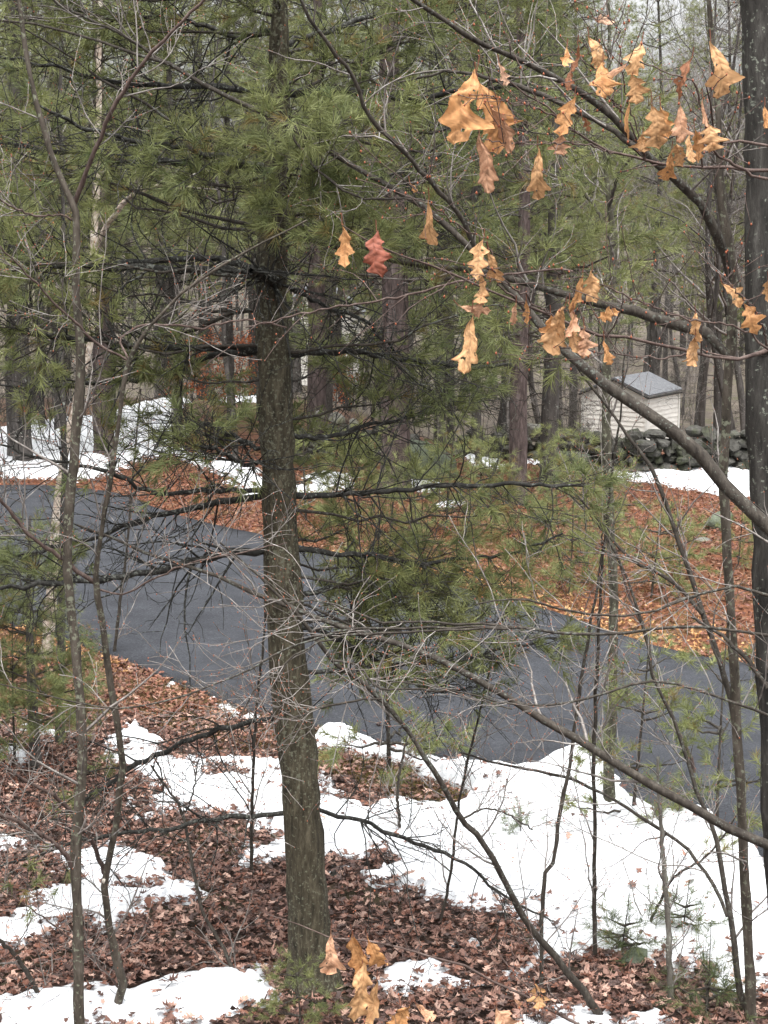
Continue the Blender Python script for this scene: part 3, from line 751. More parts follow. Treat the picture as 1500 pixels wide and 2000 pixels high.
TW = (6, (.25, .8), 3, (.12, .4))
traced_tree('sapling', 'upright olive-grey sapling at left that forks into a wide V near the top', 'sapling',
    ([(156, 2060, 29), (155, 2000, 28), (152, 1800, 28), (150, 1650, 27), (160, 1500, 26), (158, 1400, 26), (150, 1300, 25), (140, 1200, 25), (130, 1080, 25), (135, 1000, 25), (145, 900, 24), (152, 800, 24), (158, 700, 23), (150, 600, 21), (148, 500, 19), (144, 400, 18), (105, 320, 14), (80, 230, 13), (60, 150, 12), (45, 60, 12), (33, -30, 11), (25, -150, 9)], 11.1, 10.8),
    [([(144, 402, 13), (158, 360, 12), (172, 325, 11), (200, 260, 11), (240, 180, 10), (285, 115, 9), (340, 60, 8), (410, -15, 7), (450, -80, 5)], 11, 10.4),
     ([(145, 1700, 14), (120, 1660, 12), (80, 1630, 11), (0, 1590, 10), (-80, 1560, 7)], 11.05, 10.6),
     ([(150, 430, 6), (110, 420, 5), (60, 140 * 3, 5), (0, 390, 4)], 11, 10.7)],
    M_SAP, M_SAPRED, twig=(12, (.25, 1.0), 5, (.1, .45), dict(t0=.15)))
traced_tree('sapling', 'crooked dark sapling with a pale pruning scar above its bend, right of the forked sapling', 'sapling',
    ([(190, 2060, 22), (205, 2000, 22), (225, 1970, 24), (239, 1930, 24), (222, 1850, 22), (212, 1790, 20), (205, 1730, 20), (211, 1690, 18), (225, 1620, 18), (235, 1540, 17), (242, 1500, 18), (230, 1420, 17), (222, 1370, 17), (208, 1280, 17), (198, 1200, 16), (187, 1140, 16), (192, 1080, 13), (205, 1000, 12), (212, 950, 12), (225, 880, 12), (235, 800, 11), (245, 720, 12), (262, 680, 10), (290, 640, 8), (340, 590, 7), (400, 540, 7), (450, 510, 6), (520, 470, 5), (600, 430, 4)], 11.7, 10.6),
    [([(203, 1705, 14), (190, 1670, 13), (165, 1612, 12), (140, 1585, 11), (100, 1550, 10), (60, 1532, 9), (0, 1492, 8), (-60, 1450, 6)], 11.6, 11.0),
     ([(187, 1140, 12), (150, 1112, 11), (130, 1095, 11), (70, 1055, 10), (20, 1000, 9), (-10, 960, 8), (-60, 900, 6)], 11.2, 10.8),
     ([(247, 703, 6), (180, 663, 7), (123, 607, 6), (50, 533, 5), (0, 480, 4)], 10.9, 10.4),
     ([(240, 1935, 7), (190, 1880, 6), (140, 1835, 5), (60, 1775, 4), (0, 1738, 3)], 11.7, 11.2),
     ([(250, 700, 5), (235, 660, 6), (280, 635, 6), (330, 635, 6), (400, 640, 6), (480, 625, 5), (560, 640, 4)], 10.9, 11.3),
     ([(187, 1150, 6), (240, 1160, 5), (300, 1130, 5), (390, 1095, 5), (470, 1080, 4), (560, 1060, 3)], 11.2, 10.7)],
    M_SAP, M_SAPRED, scar=(202, 1722, 11.45, .018), twig=(11, (.25, 1.0), 5, (.1, .45), dict(t0=.12)))
traced_tree('sapling', 'thin dark stem curving up out of the lower left corner', 'sapling',
    ([(125, 2030, 15), (110, 2000, 14), (70, 1930, 13), (40, 1880, 12), (15, 1850, 11), (-20, 1825, 9), (-80, 1790, 6)], 11.9, 11.4), [], M_LIMB, twig=(10, (.2, .7), 4, (.1, .3)))
traced_tree('sapling', 'slim dark sapling bending across the lower left snow patch', 'sapling',
    ([(495, 2020, 11), (470, 1940, 10), (440, 1860, 10), (400, 1790, 9), (385, 1735, 9), (375, 1680, 8), (355, 1585, 8), (330, 1545, 6), (295, 1495, 5)], 12, 12.6),
    [([(357, 1590, 5), (368, 1575, 5), (380, 1530, 4), (385, 1490, 3)], 12.5, 12.6)], M_LIMB, twig=(13, (.2, .8), 4, (.1, .35)))

# the two right-hand trees
traced_tree('maple_tree', 'slender straight grey-brown tree at right with pale lichen lower down and long limbs reaching left', 'tree',
    ([(1468, 2050, 31), (1466, 1950, 29), (1462, 1850, 27), (1456, 1750, 26), (1452, 1650, 25), (1447, 1550, 24), (1442, 1450, 24), (1436, 1350, 24), (1432, 1250, 24), (1422, 1120, 24), (1418, 1020, 24), (1412, 920, 25), (1418, 820, 24), (1425, 720, 24), (1430, 620, 24), (1428, 520, 24), (1412, 400, 22), (1405, 300, 16), (1400, 180, 14), (1392, 100, 13), (1383, -10, 12), (1375, -150, 10)], 11.5, 11.2),
    [([(1427, 700, 18), (1412, 676, 26), (1395, 657, 28), (1330, 634, 27), (1250, 610, 25), (1150, 588, 21), (1050, 560, 18), (930, 530, 16), (820, 518, 15), (740, 502, 13), (650, 480, 12), (500, 440, 11), (420, 425, 10), (330, 400, 9), (260, 370, 8), (170, 345, 7), (90, 318, 6), (0, 285, 5)], 11.3, 13.0),
     ([(1426, 540, 24), (1418, 500, 24), (1380, 420, 24), (1320, 350, 22), (1250, 290, 21), (1200, 230, 19), (1100, 160, 17), (1040, 128, 15), (940, 85, 13), (850, 30, 12), (800, -5, 11), (720, -60, 9)], 11.3, 9.8),
     ([(1255, 300, 15), (1220, 270, 15), (1150, 228, 14), (1050, 182, 13), (960, 155, 10), (880, 140, 7), (780, 160, 5)], 10.7, 11.3),
     ([(1466, 1990, 18), (1445, 1930, 18), (1437, 1870, 17), (1428, 1800, 15), (1415, 1730, 13), (1405, 1660, 12), (1385, 1600, 11), (1360, 1540, 10), (1330, 1440, 9), (1300, 1370, 9), (1275, 1320, 8), (1265, 1250, 8), (1245, 1190, 8), (1215, 1110, 7), (1185, 1050, 6), (1140, 990, 5), (1080, 940, 4)], 11.5, 12.5),
     ([(1442, 1440, 15), (1422, 1350, 15), (1400, 1270, 14), (1378, 1212, 14), (1355, 1140, 13), (1330, 1070, 12), (1310, 1010, 11), (1280, 930, 10), (1240, 870, 9), (1190, 800, 7), (1130, 720, 6), (1080, 620, 5)], 11.4, 12.2),
     ([(1372, 1200, 11), (1340, 1160, 11), (1300, 1125, 10), (1230, 1090, 8), (1180, 1030, 7), (1120, 960, 6), (1050, 905, 5)], 11.6, 12.3),
     ([(1420, 1790, 9), (1400, 1740, 10), (1350, 1667, 10), (1290, 1622, 9), (1200, 1563, 8), (1110, 1520, 8), (1000, 1497, 7), (900, 1470, 5)], 11.5, 13.0)],
    M_SAP, M_LIMB, twig=(11, (.3, 1.1), 4, (.15, .5), dict(t0=.12)))
traced_tree('oak_tree', 'thick dark furrowed tree trunk at the right edge of the view', 'tree',
    ([(1540, 2080, 44), (1526, 1850, 42), (1512, 1650, 42), (1502, 1400, 44), (1494, 1150, 48), (1490, 1000, 52), (1486, 800, 56), (1483, 600, 58), (1484, 400, 62), (1484, 200, 64), (1478, 0, 66), (1474, -160, 64)], 11.0, 11.0),
    [([(1500, 1345, 13), (1470, 1300, 12), (1442, 1270, 11), (1400, 1235, 8), (1350, 1205, 5)], 10.9, 11.2),
     ([(1494, 690, 22), (1475, 660, 20), (1460, 610, 16), (1450, 560, 13), (1430, 500, 10), (1380, 430, 7)], 10.9, 12)],
    M_DARKTRUNK, M_LIMB, sides=14, twig=(5, (.3, .8), 3, (.1, .3)))
traced_tree('leaning_tree', 'dark leaning multi-stemmed tree whose long stems sweep up and left across the whole view', 'tree',
    ([(1750, 2300, 50), (1740, 1900, 48), (1700, 1500, 44), (1640, 1240, 40), (1560, 1090, 36), (1500, 1030, 34), (1440, 975, 34), (1390, 912, 34), (1330, 850, 31), (1230, 785, 29), (1130, 708, 25), (1060, 645, 21), (1010, 580, 18), (940, 508, 16), (900, 465, 15), (820, 400, 15), (700, 330, 14), (580, 255, 14), (500, 212, 12), (430, 180, 11), (340, 130, 10), (300, 115, 8), (260, 105, 7), (180, 75, 6), (80, 50, 6), (0, 40, 5)], 9.8, 11.6),
    [([(940, 508, 14), (890, 410, 13), (800, 310, 12), (722, 225, 11), (690, 150, 10), (640, 85, 9), (600, 30, 8), (580, -20, 7)], 10.9, 10.2),
     ([(1742, 1880, 34), (1700, 1780, 31), (1600, 1690, 29), (1500, 1650, 27), (1460, 1640, 26), (1380, 1590, 24), (1290, 1540, 23), (1240, 1508, 22), (1180, 1475, 21), (1090, 1422, 19), (1000, 1368, 18), (900, 1310, 17), (830, 1275, 16), (760, 1253, 15), (700, 1235, 14), (640, 1215, 13), (570, 1185, 13), (500, 1160, 12), (440, 1132, 10), (380, 1108, 9), (300, 1085, 8), (220, 1050, 7), (150, 1025, 5)], 9.9, 11.5),
     ([(1642, 1262, 14), (1500, 1240, 9), (1350, 1222, 8), (1170, 1240, 8), (1000, 1226, 7), (840, 1215, 6), (740, 1213, 6), (640, 1176, 5), (560, 1178, 4)], 9.85, 9.6),
     ([(1000, 1228, 7), (900, 1229, 6), (780, 1236, 6), (680, 1240, 6), (600, 1266, 5), (540, 1312, 5), (500, 1345, 4), (470, 1400, 3)], 9.7, 9.3),
     ([(1010, 1226, 6), (800, 1226, 6), (660, 1235, 6), (560, 1266, 5), (500, 1300, 5), (440, 1330, 5), (300, 1375, 5), (200, 1381, 4), (0, 1336, 3)], 9.7, 9.2),
     ([(1640, 1200, 12), (1500, 1160, 9), (1400, 1150, 7), (1250, 1200, 6), (1120, 1195, 6), (1020, 1170, 5), (930, 1180, 4)], 9.85, 9.4),
     ([(1690, 1480, 12), (1560, 1420, 9), (1400, 1360, 7), (1280, 1330, 6), (1130, 1370, 6), (1000, 1375, 5), (850, 1340, 4), (760, 1330, 3)], 9.85, 9.3),
     ([(330, 128, 7), (300, 108, 8), (260, 80, 8), (150, 25, 7), (90, -5, 6), (20, -40, 4)], 11.4, 11.8),
     ([(560, 245, 6), (620, 330, 7), (700, 385, 6), (790, 388, 6), (850, 395, 4)], 11.2, 11.0)],
    M_LIMB, M_LIMB, sides=10, twig=(12, (.3, 1.1), 4, (.15, .5), dict(t0=.18)))
traced_tree('leaning_sapling', 'long dark leaning stem rising from the bottom edge leftward over the big snow patch', 'sapling',
    ([(1225, 2075, 25), (1185, 2010, 24), (1150, 1950, 22), (1110, 1900, 20), (1060, 1840, 18), (1010, 1770, 18), (970, 1690, 16), (940, 1640, 15), (900, 1600, 15), (880, 1560, 14), (830, 1480, 13), (790, 1420, 12), (740, 1360, 12), (690, 1320, 12), (650, 1290, 11), (620, 1250, 11), (590, 1210, 10), (560, 1180, 8), (500, 1120, 6), (430, 1060, 4)], 11.6, 10.7),
    [([(900, 1600, 6), (960, 1580, 5), (1040, 1620, 4)], 11.2, 11.4), ([(745, 1365, 6), (700, 1368, 6), (640, 1380, 6), (560, 1404, 6), (525, 1392, 5), (500, 1360, 4)], 10.9, 10.6), ([(650, 1290, 6), (700, 1300, 6), (735, 1340, 6), (790, 1345, 5), (880, 1352, 5), (1000, 1385, 4)], 10.8, 10.4)], M_LIMB, twig=(13, (.25, .9), 5, (.12, .4)))
SAPS = [
 ('straight thin black sapling standing at the lower edge of the big snow patch', [(1166, 1940, 12), (1160, 1750, 11), (1162, 1600, 10), (1160, 1480, 10), (1165, 1350, 9), (1170, 1200, 8), (1176, 1100, 8), (1186, 1010, 7), (1196, 920, 6), (1212, 800, 5), (1220, 690, 4)], 12.45, 12.2, M_LIMB),
 ('thin black sapling with a kink, left of the straight one in the big snow patch', [(1057, 2010, 10), (1058, 1900, 10), (1062, 1720, 12), (1080, 1680, 11), (1095, 1580, 11), (1112, 1500, 10), (1122, 1420, 9), (1135, 1330, 9), (1148, 1250, 8), (1160, 1180, 7), (1172, 1100, 5), (1180, 1000, 4)], 11.9, 12.3, M_LIMB),
 ('very thin dark sapling slanting right between the main pine and the driveway', [(848, 1860, 8), (870, 1760, 8), (882, 1690, 8), (892, 1600, 7), (910, 1500, 7), (935, 1400, 6), (955, 1310, 6), (975, 1240, 5), (1000, 1150, 4)], 13.2, 13.0, M_LIMB),
 ('thin dark sapling close behind the left side of the main pine', [(492, 1750, 9), (492, 1600, 9), (497, 1450, 8), (505, 1340, 7), (515, 1250, 6), (520, 1100, 5)], 14.2, 14.0, M_LIMB),
 ('short black stem standing at the edge of the snow right of the main pine', [(777, 1678, 10), (780, 1600, 8), (776, 1560, 8), (782, 1500, 7), (795, 1440, 4)], 15.0, 15.1, M_LIMB),
 ('thin dark stem in front of the far asphalt left of the main pine', [(222, 1290, 9), (232, 1200, 8), (240, 1130, 8), (250, 1050, 6), (262, 900, 5), (275, 760, 4)], 21.5, 21.5, M_LIMB),
 ('pale grey lichen-covered dead sapling in the lower right snow', [(1314, 2040, 19), (1308, 1900, 17), (1305, 1800, 15), (1300, 1740, 14), (1295, 1680, 13), (1290, 1600, 11), (1285, 1540, 8), (1285, 1478, 7)], 11.8, 12.0, M_LICHEN),
 ('small dark branching sapling between the pale dead stem and the slender right tree', [(1240, 1885, 8), (1270, 1800, 8), (1300, 1740, 7), (1320, 1710, 7), (1370, 1680, 6), (1400, 1650, 5), (1440, 1590, 3)], 13.0, 12.6, M_LIMB),
 ('reddish brown sapling arching over the driveway at right', [(1360, 1560, 12), (1352, 1490, 11), (1325, 1430, 10), (1295, 1350, 9), (1272, 1310, 8), (1266, 1250, 8), (1240, 1190, 7), (1215, 1120, 6), (1205, 1080, 5), (1180, 1000, 3)], 16.6, 15.8, M_SAPRED),
]
for lab, pts, d0, d1, m in SAPS:
    traced_tree('sapling', lab, 'sapling', (pts, d0, d1), [], m, twig=(14, (.2, .9), 4, (.12, .4), dict(up=.25)), group='saplings in front of the driveway', sides=7)
traced_tree('maple_tree', 'mossy furrowed young trunk rising from the snow heap at the driveway edge', 'tree',
    ([(1192, 1625, 32), (1190, 1500, 28), (1195, 1350, 26), (1198, 1150, 24), (1190, 1000, 22), (1185, 850, 22), (1185, 700, 22), (1190, 600, 20), (1200, 500, 18), (1190, 400, 14), (1180, 250, 11), (1190, 100, 9), (1185, -60, 7)], 15.7, 15.6),
    [([(1190, 400, 9), (1215, 330, 8), (1260, 290, 7), (1330, 260, 5)], 15.6, 15.2), ([(1198, 480, 10), (1160, 400, 8), (1100, 350, 7), (1020, 330, 5)], 15.6, 16)], M_MOSSTRUNK, M_LIMB, twig=(16, (.4, 1.3), 4, (.15, .5), dict(t0=.35)))
traced_tree('birch_tree', 'tall pale birch with peeling tan bark behind the forked sapling', 'tree',
    ([(88, 1310, 34), (90, 1280, 33), (98, 1200, 30), (105, 1100, 26), (112, 1000, 24), (128, 880, 20), (150, 780, 18), (168, 700, 20), (175, 660, 22), (180, 560, 20), (185, 440, 17), (190, 340, 15), (190, 260, 15), (195, 180, 14), (193, 100, 13), (196, 0, 12), (200, -150, 9)], 21.2, 21.0),
    [([(188, 480, 12), (215, 430, 13), (255, 385, 13), (300, 365, 10), (370, 347, 8)], 21, 20)], M_BIRCH, M_BIRCH, twig=(10, (.4, 1.2), 3, (.2, .5), dict(t0=.5)))
traced_tree('tree', 'plain grey straight trunk between the birch and the forked sapling', 'tree',
    ([(116, 1490, 27), (118, 1350, 24), (120, 1200, 21), (122, 1050, 17), (126, 900, 15), (120, 700, 13), (125, 500, 11), (118, 250, 9), (120, 0, 7)], 17.7, 17.6), [], M_FARBARK, twig=(16, (.4, 1.2), 3, (.2, .5), dict(t0=.35)))

# ---------------------------------------------------------------- white pines
def foliage(mb, P, R, n2=14, l2=(.3, .9), n3=5, l3=(.10, .28), t0=.3, nn=30, ln=(.07, .115), wd=.0034, hue=None, flat=.35, wmat=0, nmat=1, extra=0.35, sides=3, drop=0., n3skip=0.):
    """side twigs in near-flat sprays with needle brushes at their tips"""
    a, ra = spawn(P, R, n2, l2[0], l2[1], (40, 70), 6, t0, .99, .05, flat, .10, .5, .0018, .45, .02)
    mb.tubes(a, ra, sides, mat=wmat)
    b, rb_ = spawn(a, ra, n3, l3[0], l3[1], (30, 60), 4, .25, .98, .10, .6, .14, .6, .0014, .2, .06)
    mb.tubes(b, rb_, 3, mat=wmat)
    pos = np.concatenate([a[:, -1], b[:, -1], b[:, 2][:int(len(b) * extra)]])
    dr = np.concatenate([a[:, -1] - a[:, -2], b[:, -1] - b[:, -2], (b[:, 2] - b[:, 1])[:int(len(b) * extra)]])
    if drop:
        k = RNG.uniform(0, 1, len(pos)) > drop; pos, dr = pos[k], dr[k]
    needles(mb, pos, dr, nn, ln, wd, nmat, hue=hue)
    return len(pos)

# the main pine in front
mp = ([(628, 2060, 104), (618, 1990, 97), (606, 1850, 88), (597, 1700, 82), (588, 1560, 80), (575, 1420, 78), (562, 1300, 76), (553, 1150, 72), (546, 1000, 68), (540, 850, 66), (534, 700, 64), (530, 550, 62), (535, 400, 50), (540, 250, 42), (545, 100, 38), (547, -60, 34), (548, -250, 30)], 12.0, 12.0)
P, R = stem(*mp, n=60, wob=.002, to_ground=True)
base = P[0].copy(); base[2] = float(terrain(base[0], base[1]))
pine = empty('pine_tree', base, 'large mossy brown white pine trunk standing left of centre in the foreground', 'tree')
R = R * (1 + .45 * np.exp(-np.maximum(P[:, 2] - base[2], 0) / .16))
mb = MB(); mb.tubes(P, R, 18, rough=.035)
mb.build('trunk', M_PINEBARK, pine, base)
LIMBS = [  # (points from the trunk out, width; depth near, depth tip; needles t0, side twigs, dead)
 ([(525, 1072, 16), (400, 1090, 15), (300, 1115, 13), (200, 1132, 12), (110, 1138, 10), (0, 1150, 8), (-80, 1160, 5)], 12, 11.5, .6, 6),
 ([(518, 968, 13), (400, 985, 12), (270, 1020, 10), (180, 1050, 8), (90, 1075, 7), (0, 1092, 5)], 12, 12.8, .5, 7),
 ([(515, 958, 11), (400, 960, 10), (300, 962, 9), (230, 930, 8), (160, 912, 7), (100, 898, 6), (0, 868, 4)], 12, 11.3, .55, 6),
 ([(520, 690, 13), (450, 690, 12), (390, 702, 11), (290, 735, 9), (180, 750, 8), (60, 755, 6), (0, 752, 4)], 12, 12.9, .5, 7),
 ([(515, 682, 14), (400, 680, 13), (280, 675, 13), (200, 665, 12), (120, 658, 11), (60, 650, 9), (0, 640, 7), (-60, 632, 4)], 12, 11.6, .55, 7),
 ([(505, 540, 18), (480, 532, 15), (420, 528, 14), (300, 525, 13), (200, 522, 12), (100, 518, 10), (0, 514, 8), (-60, 510, 5)], 12, 11.4, .55, 7),
 ([(505, 530, 16), (440, 508, 13), (380, 502, 12), (300, 510, 11), (220, 514, 10), (100, 500, 8), (0, 478, 5)], 12, 13.0, .5, 8),
 ([(520, 335, 14), (480, 325, 13), (420, 323, 12), (300, 316, 11), (200, 308, 10), (90, 290, 8), (0, 280, 6)], 12, 13.2, .3, 12),
 ([(520, 325, 14), (480, 318, 13), (400, 300, 12), (300, 280, 10), (200, 258, 8), (130, 235, 7), (60, 200, 4)], 12, 11.2, .5, 8),
 ([(530, 182, 12), (420, 170, 11), (300, 165, 10), (200, 155, 8), (100, 130, 6), (0, 110, 4)], 12, 13, .35, 12),
 ([(560, 182, 15), (640, 177, 15), (720, 182, 14), (780, 190, 13), (825, 194, 12), (868, 178, 10), (950, 175, 7), (1040, 160, 4)], 12, 11.4, .6, 7),
 ([(575, 968, 12), (640, 966, 11), (740, 960, 10), (850, 950, 9), (1000, 946, 8), (1150, 950, 5)], 12, 11.6, .4, 12),
 ([(580, 1073, 12), (640, 1080, 11), (730, 1086, 9), (830, 1101, 8), (900, 1092, 7), (1000, 1080, 6), (1100, 1042, 4)], 12, 12.4, .2, 13),
 ([(590, 1312, 11), (640, 1311, 9), (740, 1305, 9), (840, 1293, 8), (920, 1285, 7), (1000, 1264, 6), (1130, 1240, 4)], 12, 12.6, .10, 16),
 ([(585, 1225, 10), (640, 1240, 9), (720, 1280, 8), (800, 1330, 7), (870, 1350, 5), (920, 1340, 3)], 12, 12.9, .15, 16),
 ([(585, 1160, 10), (640, 1150, 9), (700, 1145, 8), (780, 1180, 7), (850, 1210, 5), (890, 1225, 3)], 12, 13.1, .15, 16),
 ([(565, 692, 13), (640, 690, 12), (700, 690, 11), (780, 700, 10), (880, 715, 9), (930, 718, 8), (1000, 712, 5)], 12, 12.8, .45, 8),
 ([(565, 560, 10), (640, 600, 8), (700, 620, 7), (780, 690, 5), (830, 720, 3)], 12, 12.7, .4, 8),
 ([(570, 850, 10), (640, 855, 9), (720, 830, 8), (800, 815, 6), (900, 790, 4)], 12, 13.0, .35, 10),
 ([(545, 1400, 11), (470, 1415, 11), (390, 1440, 11), (320, 1470, 11), (255, 1500, 10), (190, 1545, 8), (120, 1590, 5)], 12, 13.0, .6, 6),
 ([(555, 1588, 10), (490, 1593, 10), (400, 1603, 9), (350, 1614, 9), (220, 1630, 8), (100, 1662, 6), (0, 1692, 4)], 12, 11.4, .8, 3),
 ([(595, 1572, 10), (640, 1585, 9), (700, 1604, 8), (760, 1630, 8), (850, 1660, 8), (900, 1682, 7), (950, 1722, 6), (1000, 1762, 5), (1080, 1800, 3)], 12, 12.5, .9, 0),
 ([(540, 560, 26), (520, 540, 22), (490, 530, 14)], 12, 11.5, .9, 0),
 ([(525, 880, 10), (450, 850, 9), (400, 830, 7), (330, 850, 5), (280, 860, 3)], 12, 13.0, .25, 14),
 ([(525, 900, 9), (470, 905, 8), (420, 880, 7), (380, 870, 5)], 12, 11.4, .2, 12),
 ([(548, 90, 12), (640, 60, 11), (740, 25, 9), (800, 0, 8), (900, -40, 5)], 12, 13.2, .35, 12),
 ([(540, 60, 12), (460, 70, 10), (360, 40, 8), (240, 30, 6), (120, 20, 4)], 12, 12.8, .3, 14),
 ([(550, 330, 10), (640, 330, 9), (720, 350, 8), (800, 330, 6), (880, 300, 4)], 12, 13.2, .3, 14),
 ([(550, 440, 10), (640, 450, 9), (700, 480, 8), (820, 480, 7), (900, 440, 5), (980, 420, 3)], 12, 13.4, .4, 10),
]
for pts, d0, d1, t0, nt2 in LIMBS:
    BP, BR = stem([(a_, b_, c_ * 1.3) for a_, b_, c_ in pts], d0, d1, n=26, wob=.008)
    mb = MB(); mb.tubes(BP, BR, 7, rough=.06)
    # fine dead twigs
    a, ra = spawn(BP[None], BR[None], 32, .25, 1.15, (35, 80), 7, .1, .98, -.1, .7, .2, .4, .0028, .3, -.03); mb.tubes(a, ra, 3)
    b2, rb2 = spawn(a, ra, 4, .1, .4, (30, 70), 5, .2, .95, 0, .9, .24, .6, .0020, .2); mb.tubes(b2, rb2, 3)
    lo = mb.build('branch', M_PINELIMB, pine, base)
    if nt2:
        mb = MB(); foliage(mb, BP[None], BR[None], max(2, int(nt2 * .7)), (.25, .85), 4, (.10, .26), t0, 28, (.075, .12), .0052, hue=.6)
        mb.build('needles', [M_LIMB, M_NEEDLE], lo)
        mb = None
def pine_limb(hz, az, L, up, t0, n2, nn=25, hue=.75, wd=.0052):
    zz = P[:, 2]; o_ = np.argsort(zz); K = 12; s_ = np.linspace(0, 1, K)
    cx = np.interp(hz, zz[o_], P[o_, 0]); cy = np.interp(hz, zz[o_], P[o_, 1])
    B = np.stack([cx + np.cos(az) * L * s_, cy + np.sin(az) * L * s_, hz + L * (up * s_ + .10 * s_ ** 2)], 1)
    B[2:] += RNG.normal(0, .030 * L, (K - 2, 3)).cumsum(0) * .6
    BR = np.linspace(.005 + .0035 * L, .0018, K)
    mb = MB(); mb.tubes(B, BR, 6, rough=.06)
    a, ra = spawn(B[None], BR[None], 10, .2, .8, (35, 80), 6, .1, .9, -.1, .7, .2, .4, .0028, .3, -.02); mb.tubes(a, ra, 3)
    lo = mb.build('branch', M_LIMB, pine, base)
    mb = MB(); foliage(mb, B[None], BR[None], n2, (.25, .2 + L * .3), 5, (.12, .28), t0, nn, (.085, .125), wd, hue=hue)
    mb.build('needles', [M_LIMB, M_NEEDLE], lo)
rg = np.random.default_rng(41)
for k in range(34):      # the upper crown, mostly behind and to the sides
    hz = 4.1 + 4.3 * (k + rg.uniform()) / 34
    pine_limb(hz, rg.choice([rg.uniform(.1, 3.0), rg.uniform(-.4, .5), rg.uniform(2.7, 3.6)]), rg.uniform(1.5, 3.2), rg.uniform(-.3, .4), rg.uniform(.25, .45), 10)
for k in range(8):      # green sprays low on the right and behind
    pine_limb(rg.uniform(1.75, 3.1), rg.uniform(-.15, 1.35), rg.uniform(.9, 1.7), rg.uniform(-.15, .1), .3, 9, 26, .85)
for k in range(2):       # and at mid height on the left
    pine_limb(rg.uniform(3.2, 4.1), rg.uniform(1.9, 3.2), rg.uniform(.9, 1.7), rg.uniform(-.2, .1), .2, 12, 30, .65)
for k in range(3):       # sprays right at mid height
    pine_limb(rg.uniform(3.2, 4.1), rg.uniform(0, 1.2), rg.uniform(.9, 1.9), rg.uniform(-.2, .1), .3, 10, 30, .65)
for k in range(16):      # short boughs towards the viewer that break up the trunk
    pine_limb(rg.uniform(4.9, 7.2), -math.pi / 2 + rg.uniform(-1.25, 1.25), rg.uniform(.7, 1.5), rg.uniform(-.3, .25), .2, 9, 28, .65)
# the needles parts are built in pine space: branch sits at the pine's origin, so shift them the same way
for br in pine.children:
    for nd in br.children:
        me = nd.data; co = np.empty(len(me.vertices) * 3, np.float32); me.vertices.foreach_get('co', co)
        co = (co.reshape(-1, 3) - base).astype(np.float32); me.vertices.foreach_set('co', co.ravel()); me.update()

# pines further off: a handful of real crowns, then copies
def make_pine(seed, H, dia, h0, spread, nbr=46, n2=12, n3=5, nn=16, wd=.0065, hue=.35, bmat=M_FARBARK, dens=1.0, dead=True):
    global RNG
    RNG = np.random.default_rng(seed); rg = RNG
    e = empty('pine_tree', (0, 0, 0))
    z = np.linspace(-.2, H, 26); P = np.stack([.12 * np.sin(z * .5 + seed), .12 * np.cos(z * .43 + seed * 2), z], 1); P[:, :2] *= (z[:, None] / H + .1)
    R = dia / 2 * (1 - .82 * (np.clip(z, 0, H) / H) ** 1.1); R[0] *= 1.3
    mb = MB(); mb.tubes(P, R, 10, rough=.04); mb.build('trunk', bmat, e)
    mb = MB()
    br = []; 
    K = 9
    for k in range(nbr):
        hz = h0 + (H - h0 - .3) * ((k // 4) * 4 + rg.uniform(0, 1.0)) / nbr
        az = k * 2.4 + rg.uniform(-.5, .5)
        rel = (hz - h0) / (H - h0)
        L = spread * (1 - .75 * rel) * rg.uniform(.65, 1.1)
        s_ = np.linspace(0, 1, K)
        cx = np.interp(hz, z, P[:, 0]); cy = np.interp(hz, z, P[:, 1])
        up = rg.uniform(-.10, .30) + .3 * rel
        B = np.stack([cx + np.cos(az) * L * s_, cy + np.sin(az) * L * s_, hz + L * (up * s_ + .12 * s_ ** 2 - .10 * s_ * (1 - rel))], 1)
        B[1:] += rg.normal(0, .03 * L / 2, (K - 1, 3)); br.append(B)
    BP = np.stack(br); BR = np.linspace(1, .12, K)[None] * (.010 + .010 * np.linalg.norm(BP[:, -1] - BP[:, 0], axis=1))[:, None]
    mb.tubes(BP, BR, 5)
    foliage(mb, BP, BR, n2, (min(.35, spread * .16), spread * .42), n3, (.12, .34), .25, nn, (.09, .14), wd, hue=hue, drop=1 - dens)
    mb.build('crown', [M_LIMB, M_NEEDLE], e)
    if dead and h0 > 1.5:
        nd = 16; D = []
        for k in range(nd):
            hz = rg.uniform(.8, h0 + .5); az = rg.uniform(0, 6.28); L = spread * rg.uniform(.3, .8); s_ = np.linspace(0, 1, K)
            B = np.stack([np.cos(az) * L * s_, np.sin(az) * L * s_, hz + L * (rg.uniform(-.25, .15) * s_)], 1); B[1:] += rg.normal(0, .04, (K - 1, 3)); D.append(B)
        D = np.stack(D); DR = np.linspace(1, .15, K)[None] * np.full((nd, 1), .014)
        mb = MB(); mb.tubes(D, DR, 4)
        a, ra = spawn(D, DR, 6, .2, .8, (35, 75), 5, .2, .98, -.05, .8, .16, .5, .003, .3, -.02); mb.tubes(a, ra, 3)
        b2, rb2 = spawn(a, ra, 3, .1, .4, (30, 70), 4, .2, .95, 0, .9, .2, .6, .0025, .2); mb.tubes(b2, rb2, 3)
        mb.build('dead_branches', M_LIMB, e)
    return e
def place(proto, used, x, y, rot, sc, label, cat, group=None, dz=0, name=None):
    o = proto if not used.get(proto.name) else copy_tree(proto)
    used[proto.name] = True
    o.location = (x, y, float(terrain(x, y)) + dz); o.rotation_euler = (0, 0, rot); o.scale = (sc,) * 3
    tag(o, label, cat, group); return o
USED = {}
